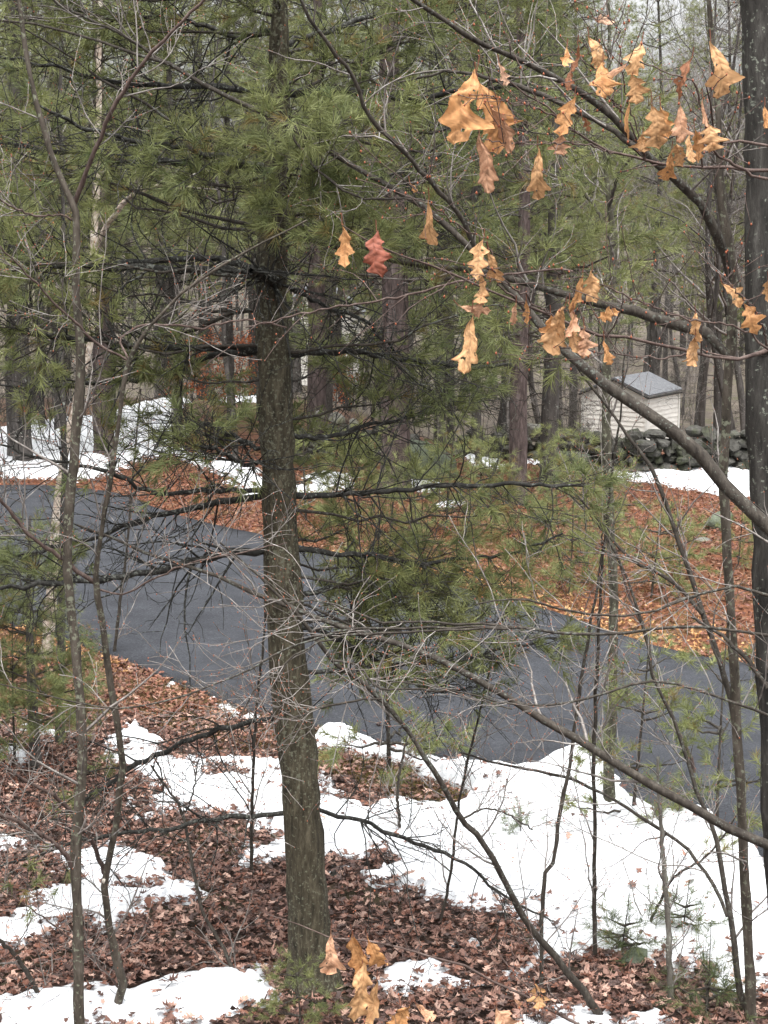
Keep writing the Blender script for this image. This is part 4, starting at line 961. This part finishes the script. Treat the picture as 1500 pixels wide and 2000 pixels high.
PN = [make_pine(101, 13, .30, 3.2, 2.7, 50, 11, 5, 15, .0062, .65),
      make_pine(102, 14, .50, 3.3, 3.0, 58, 11, 5, 15, .0066, .55, M_REDPINE),
      make_pine(103, 12, .24, 2.4, 2.3, 52, 11, 5, 15, .0062, .70),
      make_pine(104, 16, .40, 3.6, 3.2, 56, 11, 5, 14, .0070, .5)]
gx_ = lambda px, py: ground(px, py)[:2]
PN.append(make_pine(105, 3.6, .17, .7, 1.1, 34, 8, 4, 22, .0052, .6, M_FARBARK, dead=False))
PN.append(make_pine(106, 11, .15, 4.9, 2.4, 54, 11, 5, 18, .0056, .65))
pl = [(4, gx_(72, 1508), .4, .66, 'small pine with mossy trunk and low boughs at the far left before the driveway', None),
      (1, gx_(770, 962), 1.2, 1.12, 'tall reddish pine beyond the driveway carrying a round black cap and red tag', None),
      (3, gx_(1072, 955), 2.0, .85, 'dark pine trunk just left of the shed beyond the driveway', None),
      (1, gx_(1012, 982), 3.1, .70, 'slimmer dark pine left of the pine nearest the shed', None)]
for i, (x, y), r, s_, lab, gr in pl:
    place(PN[i], USED, x, y, r, s_, lab, 'tree', gr)
GP = 'pines in the woods beyond the driveway'
more = [(200, 30.5 + 8, 1, .9), (310, 60, 0, 1.0), (400, 53, 3, .95), (620, 39, 1, .85), (500, 56, 3, 1.0), (40, 38, 3, 1.0), (-120, 36, 0, 1.1), (860, 44, 2, 1.1), (330, 52, 0, 1.1), (120, 50, 3, 1.1), (930, 56, 2, 1.2), (560, 58, 0, 1.1), (-60, 56, 1, 1.0), (800, 70, 3, 1.0), (80, 74, 3, 1.1), (1010, 66, 0, .9), (1120, 74, 2, 1.0), (1560, 52, 3, .9), (-320, 40, 3, 1.0), (-250, 60, 1, 1.1), (1650, 40, 0, .9), (1300, 88, 2, 1.0), (1230, 100, 3, .8)]
PN.append(make_pine(107, 14, .22, 4.8, 2.4, 56, 11, 5, 15, .0066, .85))
more += [(1080, 42, 6, 1.0), (1275, 66, 6, 1.2), (1120, 60, 6, 1.15), (1405, 52, 6, 1.05), (985, 48, 6, 1.1), (1480, 60, 6, 1.1), (880, 52, 6, 1.0), (640, 47, 6, 1.0), (930, 39, 6, .95), (450, 44, 6, 1.0), (345, 42, 6, .95), (215, 45, 6, 1.05), (110, 43, 6, .9), (560, 41, 6, .85)]
for k, (px, d, i, s_) in enumerate(more):
    x = (px - 750) / F * d
    place(PN[i], USED, x, d, RNG.uniform(0, 6.28), s_ * RNG.uniform(.92, 1.05), 'green white pine among the woods beyond the driveway', 'tree', GP)
# the near side of the driveway has pines whose boughs hang into the view from the left and above
for px, d, i, s_, lab in ((-240, 16.5, 5, 1.0, 'pine just outside the left edge with boughs reaching into view'), (-420, 20.0, 5, 1.05, 'pine standing outside the left edge beside the driveway'),):
    if s_ > 0: place(PN[i], USED, (px - 750) / F * d, d, 1.0, s_, lab, 'tree')

# young pines on the far bank and by the snow
YP = [make_pine(201, 1.4, .03, .15, .6, 12, 4, 1, 30, .0060, .7, M_LIMB, dead=False), make_pine(202, 2.3, .04, .3, .85, 14, 4, 2, 28, .0062, .75, M_LIMB, dead=False), make_pine(203, .6, .014, .1, .25, 10, 3, 1, 26, .0028, .25, M_LIMB, dead=False)]
for px, py, i, s_ in ((1150, 1130, 1, 1.0), (1060, 1090, 0, 1.1), (960, 1060, 1, .8), (870, 1040, 1, .9), (760, 1050, 0, 1.2), (1270, 1170, 0, 1.1), (1330, 1130, 0, .9), (680, 1040, 1, .8), (1180, 1060, 0, 1.2), (1090, 1030, 1, .8), (940, 1000, 0, 1.2), (600, 1020, 0, 1.3), (1440, 1110, 0, .8), (1110, 1160, 0, .9), (820, 1085, 0, 1.0)):
    x, y = gx_(px, py); place(YP[i], USED, x, y, RNG.uniform(0, 6), s_, 'young green pine on the leaf-covered bank beyond the driveway', 'young pine', 'young pines on the far bank')
for px, py, i, s_, lab in ((1210, 1870, 2, .95, 'tiny grey-green pine seedling in front of the mossy rock at the snow edge'), (1025, 1660, 2, .8, 'tiny pine seedling poking out of the middle of the big snow patch'), (1330, 1830, 2, .9, 'tiny pine seedling beside the pale dead sapling'), (30, 1500, 1, .7, 'young pine with mixed green and yellow needles at the far left'), (590, 2015, 0, .45, 'small bright green pine seedling at the foot of the main pine'), (1380, 1990, 2, 1.0, 'tiny pine seedling in the leaves at the lower right')):
    x, y = gx_(px, py); place(YP[i], USED, x, y, RNG.uniform(0, 6), s_, lab, 'young pine')
# slim understorey pines between the road and the viewer, on the right
for px, py, s_, r_, lab in ((1228, 1665, .85, .3, 'slender young pine with thin green sprays against the driveway, right of the mossy young trunk'), (1398, 1712, .85, 2.0, 'slender young pine with thin green sprays beside the slender right tree'), (760, 1530, 1.1, 5.0, 'green young pine on the grassy strip just right of the main pine')):
    x, y = gx_(px, py); place(YP[1], USED, x, y, r_, s_, lab, 'young pine')

# ---------------------------------------------------------------- bare woods
def make_bare(seed, H, dia, nb=22, mat=M_FARBARK, tmin=.004, crown0=.25):
    global RNG
    RNG = np.random.default_rng(seed); rg = RNG
    e = empty('bare_tree', (0, 0, 0))
    z = np.linspace(-.2, H, 24); ph = rg.uniform(0, 6, 4); A = rg.uniform(.1, .35)
    P = np.stack([A * np.sin(z * .45 + ph[0]) + .08 * np.sin(z * 1.3 + ph[1]), A * np.sin(z * .4 + ph[2]) + .08 * np.sin(z * 1.1 + ph[3]), z], 1); P[:, :2] -= P[0, :2]
    R = dia / 2 * (1 - .9 * np.clip(z / H, 0, 1)); R[0] *= 1.3
    mb = MB(); mb.tubes(P, R, 8, rough=.05); mb.build('trunk', mat, e)
    mb = MB()
    a, ra = spawn(P[None], R[None], nb, H * .14, H * .38, (30, 70), 9, crown0, .98, .35, 1, .16, .5, tmin * 1.5, .4, .03); mb.tubes(a, ra, 4)
    b, rb_ = spawn(a, ra, 6, H * .05, H * .16, (30, 65), 6, .15, .98, .25, 1, .16, .6, tmin, .4, .02); mb.tubes(b, rb_, 3)
    c, rc = spawn(b, rb_, 4, H * .025, H * .08, (25, 60), 5, .15, .98, .2, 1, .18, .6, tmin * .8, .3, .02); mb.tubes(c, rc, 3)
    d, rd = spawn(c, rc, 2, H * .015, H * .04, (25, 60), 3, .2, .98, .2, 1, .2, .6, tmin * .7, .3); mb.tubes(d, rd, 3)
    mb.build('crown', M_GREYTWIG if seed % 2 else M_FARBARK, e)
    return e
BT = [make_bare(301, 13, .22), make_bare(302, 11, .14, 18), make_bare(303, 15, .30, 26), make_bare(304, 9, .10, 20, M_FARBARK, .0035, .15)]
BS = [make_bare(311, 4.2, .04, 14, M_GREYTWIG, .003, .05), make_bare(312, 3.0, .03, 14, M_FARBARK, .003, .05)]
for o in BS: o.name = 'bare_shrub'
rg = np.random.default_rng(77)
GB = 'bare trees in the woods beyond the driveway'
n = 0; tries = 0
spots = []
while n < 85 and tries < 4000:
    tries += 1
    d = rg.uniform(37, 110) ** 1.0; px = rg.uniform(-250, 1750)
    if px < 900 and rg.uniform() < .35: continue
    x = (px - 750) / F * d
    if d < 62 and 1090 < px < 1400: continue
    if any((x - a) ** 2 + (d - b) ** 2 < 1.2 for a, b in spots): continue
    spots.append((x, d)); i = rg.integers(0, 4)
    place(BT[i], USED, x, d, rg.uniform(0, 6.28), rg.uniform(.8, 1.2), 'bare grey leafless tree back in the woods', 'tree', GB); n += 1
for px, d, i, s_, lab in ((1375, 44, 1, 1.1, 'bare dark tree just right of the shed'), (1440, 47, 0, 1.0, 'bare tree right of the shed behind the stone wall'), (985, 40, 2, .9, 'bare grey tree between the pines left of the shed'), (880, 41, 1, 1.1, 'bare slim tree behind the mossy boulder'), (80, 44, 1, 1.0, 'bare slim tree behind the far snow bank at left')):
    place(BT[i], USED, (px - 750) / F * d, d, rg.uniform(0, 6), s_, lab, 'tree')
for k in range(60):
    d = rg.uniform(36, 75); px = rg.uniform(-150, 1650)
    if d < 60 and 1140 < px < 1350 and rg.uniform() < .8: d = rg.uniform(62, 80)
    place(BS[k % 2], USED, (px - 750) / F * d, d, rg.uniform(0, 6.28), rg.uniform(.6, 1.2), 'leafless twiggy shrub on the woodland floor', 'shrub', 'bare shrubs in the woods')

# woods far behind, read as one mass
RNG = np.random.default_rng(500)
mb = MB()
N = 380
d = RNG.uniform(95, 250, N); px = RNG.uniform(-500, 2000, N); x = (px - 750) / F * d; H = RNG.uniform(9, 17, N)
K = 8; s_ = np.linspace(0, 1, K)
P = np.stack([x[:, None] + RNG.normal(0, .35, (N, K)) * s_, d[:, None] + 0 * s_, terrain(x, d)[:, None] - .2 + H[:, None] * s_], -1)
R = (RNG.uniform(.05, .16, N))[:, None] * (1 - .85 * s_)[None]
mb.tubes(P, R, 4)
a, ra = spawn(P, R, 14, 1.2, 4.2, (30, 70), 5, .15, .98, .35, 1, .15, .5, .007, .4, .03); mb.tubes(a, ra, 3)
b, rb_ = spawn(a, ra, 4, .5, 1.8, (30, 65), 4, .15, .98, .25, 1, .16, .6, .005, .4, .02); mb.tubes(b, rb_, 3)
o = mb.build('distant_woods', M_FARBARK); tag(o, 'far grey-brown mass of leafless woodland on the rising ground behind everything', 'woods', kind='stuff')

# ---------------------------------------------------------------- marcescent beech saplings with rust leaves
M_RUST = attrmat('rust_beech_leaf', .6, .3)[0]
def beech(px, py, H, W, n, label, seed):
    global RNG
    RNG = np.random.default_rng(seed); p = ground(px, py)
    e = empty('beech_sapling', p, label, 'shrub')
    z = np.linspace(-.1, H, 14); P = np.stack([.05 * np.sin(z * 2), .05 * np.cos(z * 2.2), z], 1); R = .02 * (1 - .9 * z / H)
    mb = MB(); mb.tubes(P, R, 6)
    a, ra = spawn(P[None], R[None], n, W * .4, W, (45, 85), 6, .15, .98, .1, .8, .12, .5, .003, .4); mb.tubes(a, ra, 3)
    b, rb_ = spawn(a, ra, 6, .15, .5, (30, 60), 4, .2, .98, 0, .7, .15, .6, .002, .2); mb.tubes(b, rb_, 3)
    mb.build('stems', M_FARBARK, e)
    mb = MB(); pos = np.concatenate([a[:, 2:].reshape(-1, 3), b.reshape(-1, 3)]); pos = pos[RNG.uniform(0, 1, len(pos)) < .7]; N = len(pos)
    L = RNG.uniform(.05, .10, N)[:, None]
    d1 = RNG.normal(size=(N, 3)); d1[:, 2] -= 1; d1 /= np.linalg.norm(d1, axis=1, keepdims=True)
    s1 = np.cross(d1, RNG.normal(size=(N, 3))); s1 /= np.linalg.norm(s1, axis=1, keepdims=True)
    V = np.stack([pos, pos + d1 * L * .5 + s1 * L * .28, pos + d1 * L, pos + d1 * L * .5 - s1 * L * .28], 1)
    c = np.array([(.36, .11, .045), (.46, .17, .07), (.28, .085, .04), (.40, .15, .08)])[RNG.integers(0, 4, N)] * RNG.uniform(.8, 1.2, (N, 1))
    mb.add(V.reshape(-1, 3), quads=np.arange(N * 4).reshape(-1, 4), col=np.repeat(c, 4, 0)); mb.build('leaves', M_RUST, e, smooth=False)
beech(415, 808, 1.8, 1.5, 60, 'rust-leaved beech sapling beyond the snow bank left of the main pine', 61)
beech(466, 800, 1.7, 1.2, 50, 'rust-leaved beech sapling close against the left side of the main pine trunk', 62)
beech(655, 800, 1.5, .7, 34, 'small rust-leaved beech sapling behind the tumbled stone wall', 63)
beech(362, 800, 1.4, 1.2, 34, 'low rust-leaved sapling at the far left of the rust group', 64)

# the round cap with its red tag on the reddish pine
tp = at(736, 886, 33.0); e = empty('trunk_marker', tp, 'small round black cap with pale rim and red tag hung on the reddish pine trunk', 'marker')
k = 33.0 / F
mb = MB(); ang = np.linspace(0, math.pi * 2, 20, endpoint=False)
prof = [(0, -.10), (.75, -.10), (1., -.04), (.98, .06), (.0, .08)]
V = []; 
for r, y in prof: V += [(r * 8.5 * k * math.cos(t), y, r * 9.5 * k * math.sin(t)) for t in ang]
q = [(i * 20 + j, i * 20 + (j + 1) % 20, (i + 1) * 20 + (j + 1) % 20, (i + 1) * 20 + j) for i in range(4) for j in range(20)]
mb.add(V, quads=q); mb.build('cap', M_TRIM, e)
mb = MB(); P = np.array([(8.5 * k * math.cos(t), -.09, 9.5 * k * math.sin(t)) for t in np.linspace(.4, math.pi - .4, 12)]); mb.tubes(P, np.full(12, .010), 6); mb.build('rim', M_PALEROCK, e)
M_RED = newmat('red_tag')[0]; M_RED.node_tree.nodes['Principled BSDF'].inputs['Base Color'].default_value = (.16, .018, .035, 1)
mb = MB(); box(mb, (-.045, -.07, .09), (-.010, -.05, .20)); mb.build('tag', M_RED, e)

# ---------------------------------------------------------------- the near oak: twigs and dry leaves
RNG = np.random.default_rng(900)
OD = 4.0
TWIGS = [
 ([(1750, 300, 22), (1620, 318, 17), (1500, 332, 12), (1400, 326, 10), (1330, 324, 9), (1260, 312, 8), (1200, 298, 7), (1130, 262, 6), (1060, 205, 5), (1020, 180, 4), (985, 150, 3)], 4.1, 3.8),
 ([(1620, 318, 10), (1500, 350, 9), (1440, 325, 8), (1390, 290, 7), (1370, 210, 6), (1355, 160, 5), (1300, 140, 4), (1250, 120, 4)], 4.1, 3.8),
 ([(1700, 308, 12), (1560, 290, 9), (1470, 280, 8), (1400, 270, 6), (1392, 220, 5), (1380, 170, 4)], 4.1, 3.9),
 ([(1260, 312, 6), (1230, 240, 5), (1190, 190, 5), (1160, 130, 4), (1140, 85, 3)], 3.95, 3.8),
 ([(1200, 298, 5), (1120, 278, 5), (1080, 282, 4), (1000, 278, 4), (930, 270, 3)], 3.9, 3.7),
 ([(1130, 262, 5), (1060, 215, 5), (1000, 200, 4), (960, 190, 3)], 3.9, 3.7),
 ([(1260, 312, 4), (1245, 250, 4), (1222, 180, 4), (1205, 60, 3), (1190, 35, 2)], 3.9, 3.8),
 ([(1800, 560, 26), (1650, 620, 20), (1500, 682, 14), (1430, 702, 10), (1350, 690, 10), (1250, 665, 9), (1170, 655, 9), (1080, 617, 8), (1030, 598, 7), (900, 545, 7), (830, 515, 6), (760, 490, 5), (700, 462, 4), (668, 440, 3)], 4.3, 3.9),
 ([(1500, 682, 7), (1440, 640, 6), (1330, 620, 5), (1240, 585, 5), (1160, 545, 4), (1130, 530, 3)], 4.2, 4.0),
 ([(1350, 690, 6), (1290, 700, 5), (1200, 690, 4), (1100, 680, 4), (1000, 670, 3)], 4.2, 4.0),
 ([(1030, 598, 6), (980, 560, 5), (950, 480, 5), (880, 430, 4), (840, 395, 4), (800, 360, 3)], 4.0, 3.9),
 ([(1500, 675, 6), (1480, 610, 5), (1440, 570, 4), (1412, 550, 3)], 4.25, 4.1),
 ([(1080, 617, 5), (1000, 560, 5), (940, 520, 4), (900, 560, 3)], 4.0, 3.9),
 ([(1120, 530, 6), (1040, 530, 6), (950, 542, 7), (880, 553, 7), (800, 576, 7), (640, 602, 6), (560, 620, 5), (480, 640, 4)], 5.0, 5.6),
 ([(1800, 2350, 26), (1500, 2180, 20), (1250, 2060, 13), (1100, 1985, 9), (1000, 1935, 8), (900, 1885, 7), (830, 1865, 6), (760, 1845, 5), (690, 1835, 5), (640, 1828, 4), (560, 1795, 3), (520, 1785, 3)], 4.6, 4.4),
 ([(1250, 2060, 7), (1050, 2040, 6), (900, 2020, 5), (800, 1975, 4), (740, 1940, 3)], 4.6, 4.4),
 ([(1100, 1985, 5), (1060, 1950, 4), (1045, 1925, 3)], 4.5, 4.4),
]
ob = np.array([(2350 - 750) / F * 5.0, 5.0, 0.0])
tz = np.linspace(-.2, 8.5, 24); TP = np.stack([ob[0] + .06 * np.sin(tz), ob[1] + .06 * np.cos(tz * .8), tz], 1); TR = .11 * (1 - .06 * tz)
oak = empty('oak_tree', (ob[0], ob[1], float(terrain(ob[0], ob[1]))), 'near oak holding clusters of curled orange-brown dry leaves on red-grey twigs', 'tree')
obase = np.array(oak.location)
mb = MB(); mb.tubes(TP, TR, 12, rough=.03); mb.build('trunk', M_DARKTRUNK, oak, obase)
for tw in TWIGS:
    pts, d0, d1 = tw
    if pts[0][0] >= 1700:      # join the trunk
        zt = at(pts[0][0], pts[0][1], d0)[2]
        pts = [(2330, pts[0][1] + 150, pts[0][2] * 1.6), (2050, pts[0][1] + 40, pts[0][2] * 1.3)] + pts; d0 = 4.9
    BP, BR = stem(pts, d0, d1, n=34, wob=.0025)
    BR = np.maximum(BR * .9, .0011)
    mb = MB(); mb.tubes(BP, BR, 6, rough=.06)
    a, ra = spawn(BP[None], BR[None], 7, .06, .30, (30, 75), 5, .35, .98, .1, .8, .14, .55, .0010, .3); mb.tubes(a, ra, 4)
    b, rb_ = spawn(a, ra, 2, .03, .10, (30, 70), 4, .2, .98, 0, 1, .16, .6, .0008, .2); mb.tubes(b, rb_, 3)
    buds(mb, np.concatenate([a[:, -1], a[:, 2], b[:, -1], BP[10::4]]), .0022)
    mb.build('twig', [M_SAPRED, M_BUD], oak, obase)

TIPL = np.array([0, .08, .16, .22, .26, .30, .33, .38, .44, .50, .54, .58, .62, .65, .70, .76, .80, .84, .87, .90, .94, 1.0])
HWL = np.array([.012, .03, .09, .20, .29, .22, .28, .10, .11, .27, .44, .34, .46, .36, .12, .12, .31, .22, .27, .12, .07, 0])
OFF = np.array([0, 0, .02, .04, .09, .08, .07, 0, 0, .05, .11, .10, .08, .05, 0, 0, .07, .07, .05, .03, .02, 0])
TIPB = np.array([0, .10, .20, .28, .36, .43, .50, .57, .64, .70, .75, .80, .86, .91, .96, 1.0])
HWB = np.array([.012, .03, .05, .10, .14, .11, .12, .22, .40, .46, .24, .16, .24, .20, .09, .0])
OFB = np.array([0, .0, .0, .03, .05, .0, .0, .05, .14, .18, .10, .0, .08, .08, .03, 0])
def oak_leaf(p0, p1, wpx, Y, tone, seed, curl=None):
    rg = np.random.default_rng(seed)
    TIPL_, HWL_, OFF_ = (TIPB, HWB, OFB) if (seed % 5 in (1, 3) and tone != 'red') else (TIPL, HWL, OFF)
    wf = rg.uniform(4, 9, 3); wp = rg.uniform(0, 6, 3)
    A = at(p0[0], p0[1], Y); B = at(p1[0], p1[1], Y + rg.uniform(-.03, .03)); ax = B - A; L = np.linalg.norm(ax); ax /= L
    W = wpx * Y / F
    view = (A + B) / 2 - CAM; view /= np.linalg.norm(view)
    s_ = np.cross(ax, view); s_ /= np.linalg.norm(s_); nrm = np.cross(s_, ax)
    yaw = rg.uniform(-.6, .6); s2 = s_ * math.cos(yaw) + nrm * math.sin(yaw); n2 = np.cross(s2, ax)
    gut = rg.uniform(.1, .8) * rg.choice([-1, 1]) if curl is None else curl
    tw = rg.uniform(-.7, .7); bend = rg.uniform(-.4, .4); side = rg.uniform(-.2, .2)
    if tone == 'red': gut, tw, yaw = .25, .2, .1
    HWL_ = HWL_ * np.interp(TIPL_, [0, .3, .6, .85, 1], rg.uniform(.55, 1.15, 5)); OFF_ = OFF_ * rg.uniform(.2, 1.1)
    lj = rg.uniform(.6, 1.25, len(TIPL_)) * rg.uniform(.75, 1.1); rj = rg.uniform(.6, 1.25, len(TIPL_)) * rg.uniform(.75, 1.1)
    NT = 52; v = np.linspace(-1, 1, 15); ts = np.linspace(0, 1, NT)
    hl = np.interp(ts, TIPL_, HWL_ * lj); hr = np.interp(ts, TIPL_, HWL_ * rj); of = np.interp(ts, TIPL_, OFF_)
    kf = np.array([.12, .22, .32, .22, .12]); flo = .15 * np.sin(np.clip(ts * 1.1 - .08, 0, 1) * math.pi) ** .6
    hl = np.convolve(np.maximum(hl, flo * rg.uniform(.7, 1.2)), kf, 'same'); hr = np.convolve(np.maximum(hr, flo * rg.uniform(.7, 1.2)), kf, 'same'); of = np.convolve(of, kf, 'same')
    T2, V2 = np.meshgrid(ts, v, indexing='ij')
    hw = np.where(V2 < 0, hl[:, None], hr[:, None]) * (1 + rg.normal(0, .05, T2.shape) * (np.abs(V2) > .95))
    sc = W / .68
    u = V2 * hw * sc
    tt = T2 + of[:, None] * np.abs(V2)
    ag = gut * V2 * hw * 2.2 + 1e-6
    q = u * np.sin(ag) / ag; hg = u * (1 - np.cos(ag)) / ag
    c_, s3 = np.cos(tw * (T2 - .5)), np.sin(tw * (T2 - .5))
    sx_, nx_ = q * c_ - hg * s3, q * s3 + hg * c_
    lat = .5 + .5 * np.cos((T2 - .30 * np.abs(V2) * hw * 2) * 2 * math.pi * 7.5)          # side veins
    cr = sum(np.sin(rg.uniform(5, 22) * tt + rg.uniform(5, 30) * V2 * hw + rg.uniform(0, 6)) / (k + 1.5) for k in range(5))
    eg = np.abs(V2) ** 3
    nx_ = nx_ + bend * L * np.sin(T2 * math.pi) * .5 + .018 * W * cr + .07 * W * np.abs(V2) * np.sin(wf[0] * T2 + wp[0] + V2 * 2) + .015 * W * lat ** 3 + rg.uniform(-.09, .09) * W * eg * np.sin(wf[2] * T2 * 3 + wp[2])
    sx_ = sx_ + side * L * np.sin(T2 * math.pi) * .4 + .04 * W * np.sin(wf[1] * T2 * 1.5 + wp[1])
    V = (A + ax * (tt * L)[..., None] + s2 * sx_[..., None] * 1.05 + n2 * nx_[..., None]).reshape(-1, 3)
    m = len(v); idx = np.arange(NT * m).reshape(NT, m)
    mb = MB(); qd = np.stack([idx[:-1, :-1], idx[1:, :-1], idx[1:, 1:], idx[:-1, 1:]], -1).reshape(-1, 4)
    # a few nibbled holes
    vf = V2.ravel(); tf = T2.ravel(); hf = hw.ravel()
    keep = np.ones(len(qd), bool)
    for k in range(rg.integers(0, 4)):
        ht, hv = rg.uniform(.25, .9), rg.uniform(-.9, .9)
        keep &= ~(((tf[qd[:, 0]] - ht) / .022) ** 2 + ((vf[qd[:, 0]] - hv) / .12) ** 2 < rg.uniform(.4, 1.6))
    qd = qd[keep]
    T_ = {'tan': (.54, .31, .15), 'orange': (.51, .26, .11), 'pink': (.50, .28, .17), 'red': (.27, .088, .055), 'brown': (.26, .115, .06), 'pale': (.60, .38, .26)}[tone]
    c = np.tile(np.array(T_, float), (len(V), 1)) * (rg.uniform(.9, 1.08))
    vein = np.maximum(lat.ravel() ** 10 * .8, np.exp(-(vf * hf / .012) ** 2))
    c *= (1 - .28 * vein)[:, None] * (1 + rg.normal(0, .06, (len(V), 1)))
    blot = vnoise(tf * 9 + seed, vf * hf * 9, .8, seed) * .6 + vnoise(tf * 30, vf * hf * 30 + seed, .8, seed + 1) * .4
    c *= np.where(blot > .66, .62, np.where(blot < .3, 1.12, 1.0))[:, None] * np.array([1, 1, 1.])
    c *= (1 - .45 * (np.abs(vf) > .9) * (vnoise(tf * 12, vf * 3 + seed, .7, seed + 2) > .5))[:, None]
    mb.add(V, quads=qd, col=c)
    # petiole
    pt = A - ax * L * .12 + np.array([0, 0, .01]); mb.tubes(np.stack([pt, (pt + A) / 2 + nrm * .002, A + ax * L * .02]), np.array([.0012, .001, .0009]), 4, col=np.array([[.2, .08, .05]]))
    mb.build('leaf', M_OAKLEAF, oak, obase)
OL = [  # stalk end, tip, width (px), depth, tone
 ((1158, 34), (1202, 44), 26, 3.85, 'pale'), ((1128, 85), (1113, 142), 22, 3.82, 'brown'), ((1116, 135), (1110, 178), 30, 3.83, 'brown'),
 ((1150, 70), (1172, 132), 46, 3.82, 'tan'), ((1178, 120), (1180, 192), 46, 3.8, 'orange'), ((1254, 80), (1228, 148), 46, 3.84, 'tan'), ((1228, 122), (1184, 158), 26, 3.83, 'pink'),
 ((1236, 142), (1242, 204), 52, 3.82, 'tan'), ((1230, 200), (1229, 274), 18, 3.84, 'orange'), ((1273, 200), (1286, 292), 66, 3.86, 'tan'), ((1256, 262), (1258, 298), 34, 3.87, 'tan'),
 ((1326, 200), (1330, 280), 52, 3.9, 'pink'), ((1352, 112), (1326, 194), 30, 3.86, 'brown'), ((1388, 80), (1404, 192), 62, 3.88, 'tan'), ((1322, 278), (1332, 324), 50, 3.92, 'tan'),
 ((1380, 240), (1386, 298), 52, 3.92, 'tan'), ((1312, 292), (1296, 352), 34, 3.93, 'orange'), ((1356, 250), (1364, 318), 24, 3.93, 'orange'), ((1372, 190), (1384, 248), 16, 3.9, 'pink'),
 ((1122, 188), (1094, 268), 54, 3.84, 'orange'), ((1096, 260), (1100, 304), 42, 3.84, 'pink'), ((1050, 288), (1050, 390), 56, 3.8, 'tan'), ((1136, 226), (1150, 258), 16, 3.85, 'brown'),
 ((932, 136), (892, 284), 112, 3.72, 'orange'), ((932, 150), (975, 300), 92, 3.735, 'orange'), ((955, 205), (1000, 302), 54, 3.72, 'pink'), ((936, 262), (952, 378), 70, 3.7, 'pink'), ((974, 122), (990, 168), 22, 3.76, 'pale'),
 ((838, 388), (850, 480), 36, 3.9, 'tan'), ((800, 356), (814, 376), 16, 3.9, 'orange'), ((668, 436), (675, 524), 42, 3.9, 'orange'), ((735, 450), (742, 542), 76, 3.9, 'red'),
 ((945, 466), (934, 548), 50, 3.92, 'tan'), ((954, 488), (978, 552), 38, 3.93, 'tan'), ((940, 530), (938, 594), 32, 3.92, 'tan'), ((894, 596), (960, 606), 32, 3.9, 'pink'), ((922, 610), (905, 730), 58, 3.9, 'tan'),
 ((1028, 586), (1030, 634), 18, 3.98, 'orange'), ((1008, 592), (1003, 636), 24, 3.98, 'pink'), ((1157, 528), (1164, 592), 54, 4.0, 'tan'), ((1138, 532), (1112, 610), 28, 4.0, 'orange'),
 ((1104, 600), (1080, 694), 66, 4.0, 'tan'), ((1075, 612), (1078, 668), 44, 4.03, 'orange'), ((1120, 610), (1128, 690), 44, 4.01, 'tan'), ((1180, 140), (1190, 186), 34, 3.82, 'tan'), ((1290, 205), (1305, 270), 40, 3.88, 'orange'), ((1345, 262), (1352, 318), 30, 3.94, 'tan'), ((1108, 90), (1102, 130), 24, 3.82, 'orange'), ((1112, 590), (1106, 660), 34, 4.02, 'pink'), ((1140, 636), (1140, 700), 54, 4.0, 'pink'), ((1168, 622), (1210, 608), 34, 4.02, 'orange'), ((1180, 662), (1194, 712), 28, 4.04, 'orange'),
 ((1358, 612), (1366, 670), 42, 4.15, 'tan'), ((1358, 658), (1354, 716), 52, 4.15, 'tan'), ((1410, 552), (1446, 602), 38, 4.15, 'tan'), ((1452, 592), (1478, 654), 40, 4.18, 'orange'), ((1494, 205), (1500, 250), 30, 3.95, 'orange'), ((1500, 545), (1502, 590), 26, 4.1, 'tan'),
 ((646, 1824), (638, 1902), 56, 4.38, 'pink'), ((688, 1824), (716, 1912), 60, 4.38, 'orange'), ((708, 1880), (688, 1996), 76, 4.38, 'tan'), ((735, 1915), (718, 2006), 46, 4.4, 'tan'), ((718, 1828), (758, 1884), 44, 4.42, 'orange'), ((690, 1830), (700, 1880), 40, 4.4, 'orange'),
 ((1044, 1922), (1052, 1974), 46, 4.44, 'tan'), ((800, 1965), (760, 2012), 60, 4.4, 'orange'), ((812, 1960), (850, 1990), 34, 4.42, 'pink'), ((970, 1968), (1000, 2020), 60, 4.46, 'pink'), ((1004, 1950), (1016, 1968), 18, 4.46, 'pink'),
]
for k, (a, b, wpx, Y, tone) in enumerate(OL): oak_leaf(a, b, wpx, Y, tone, 1000 + k)
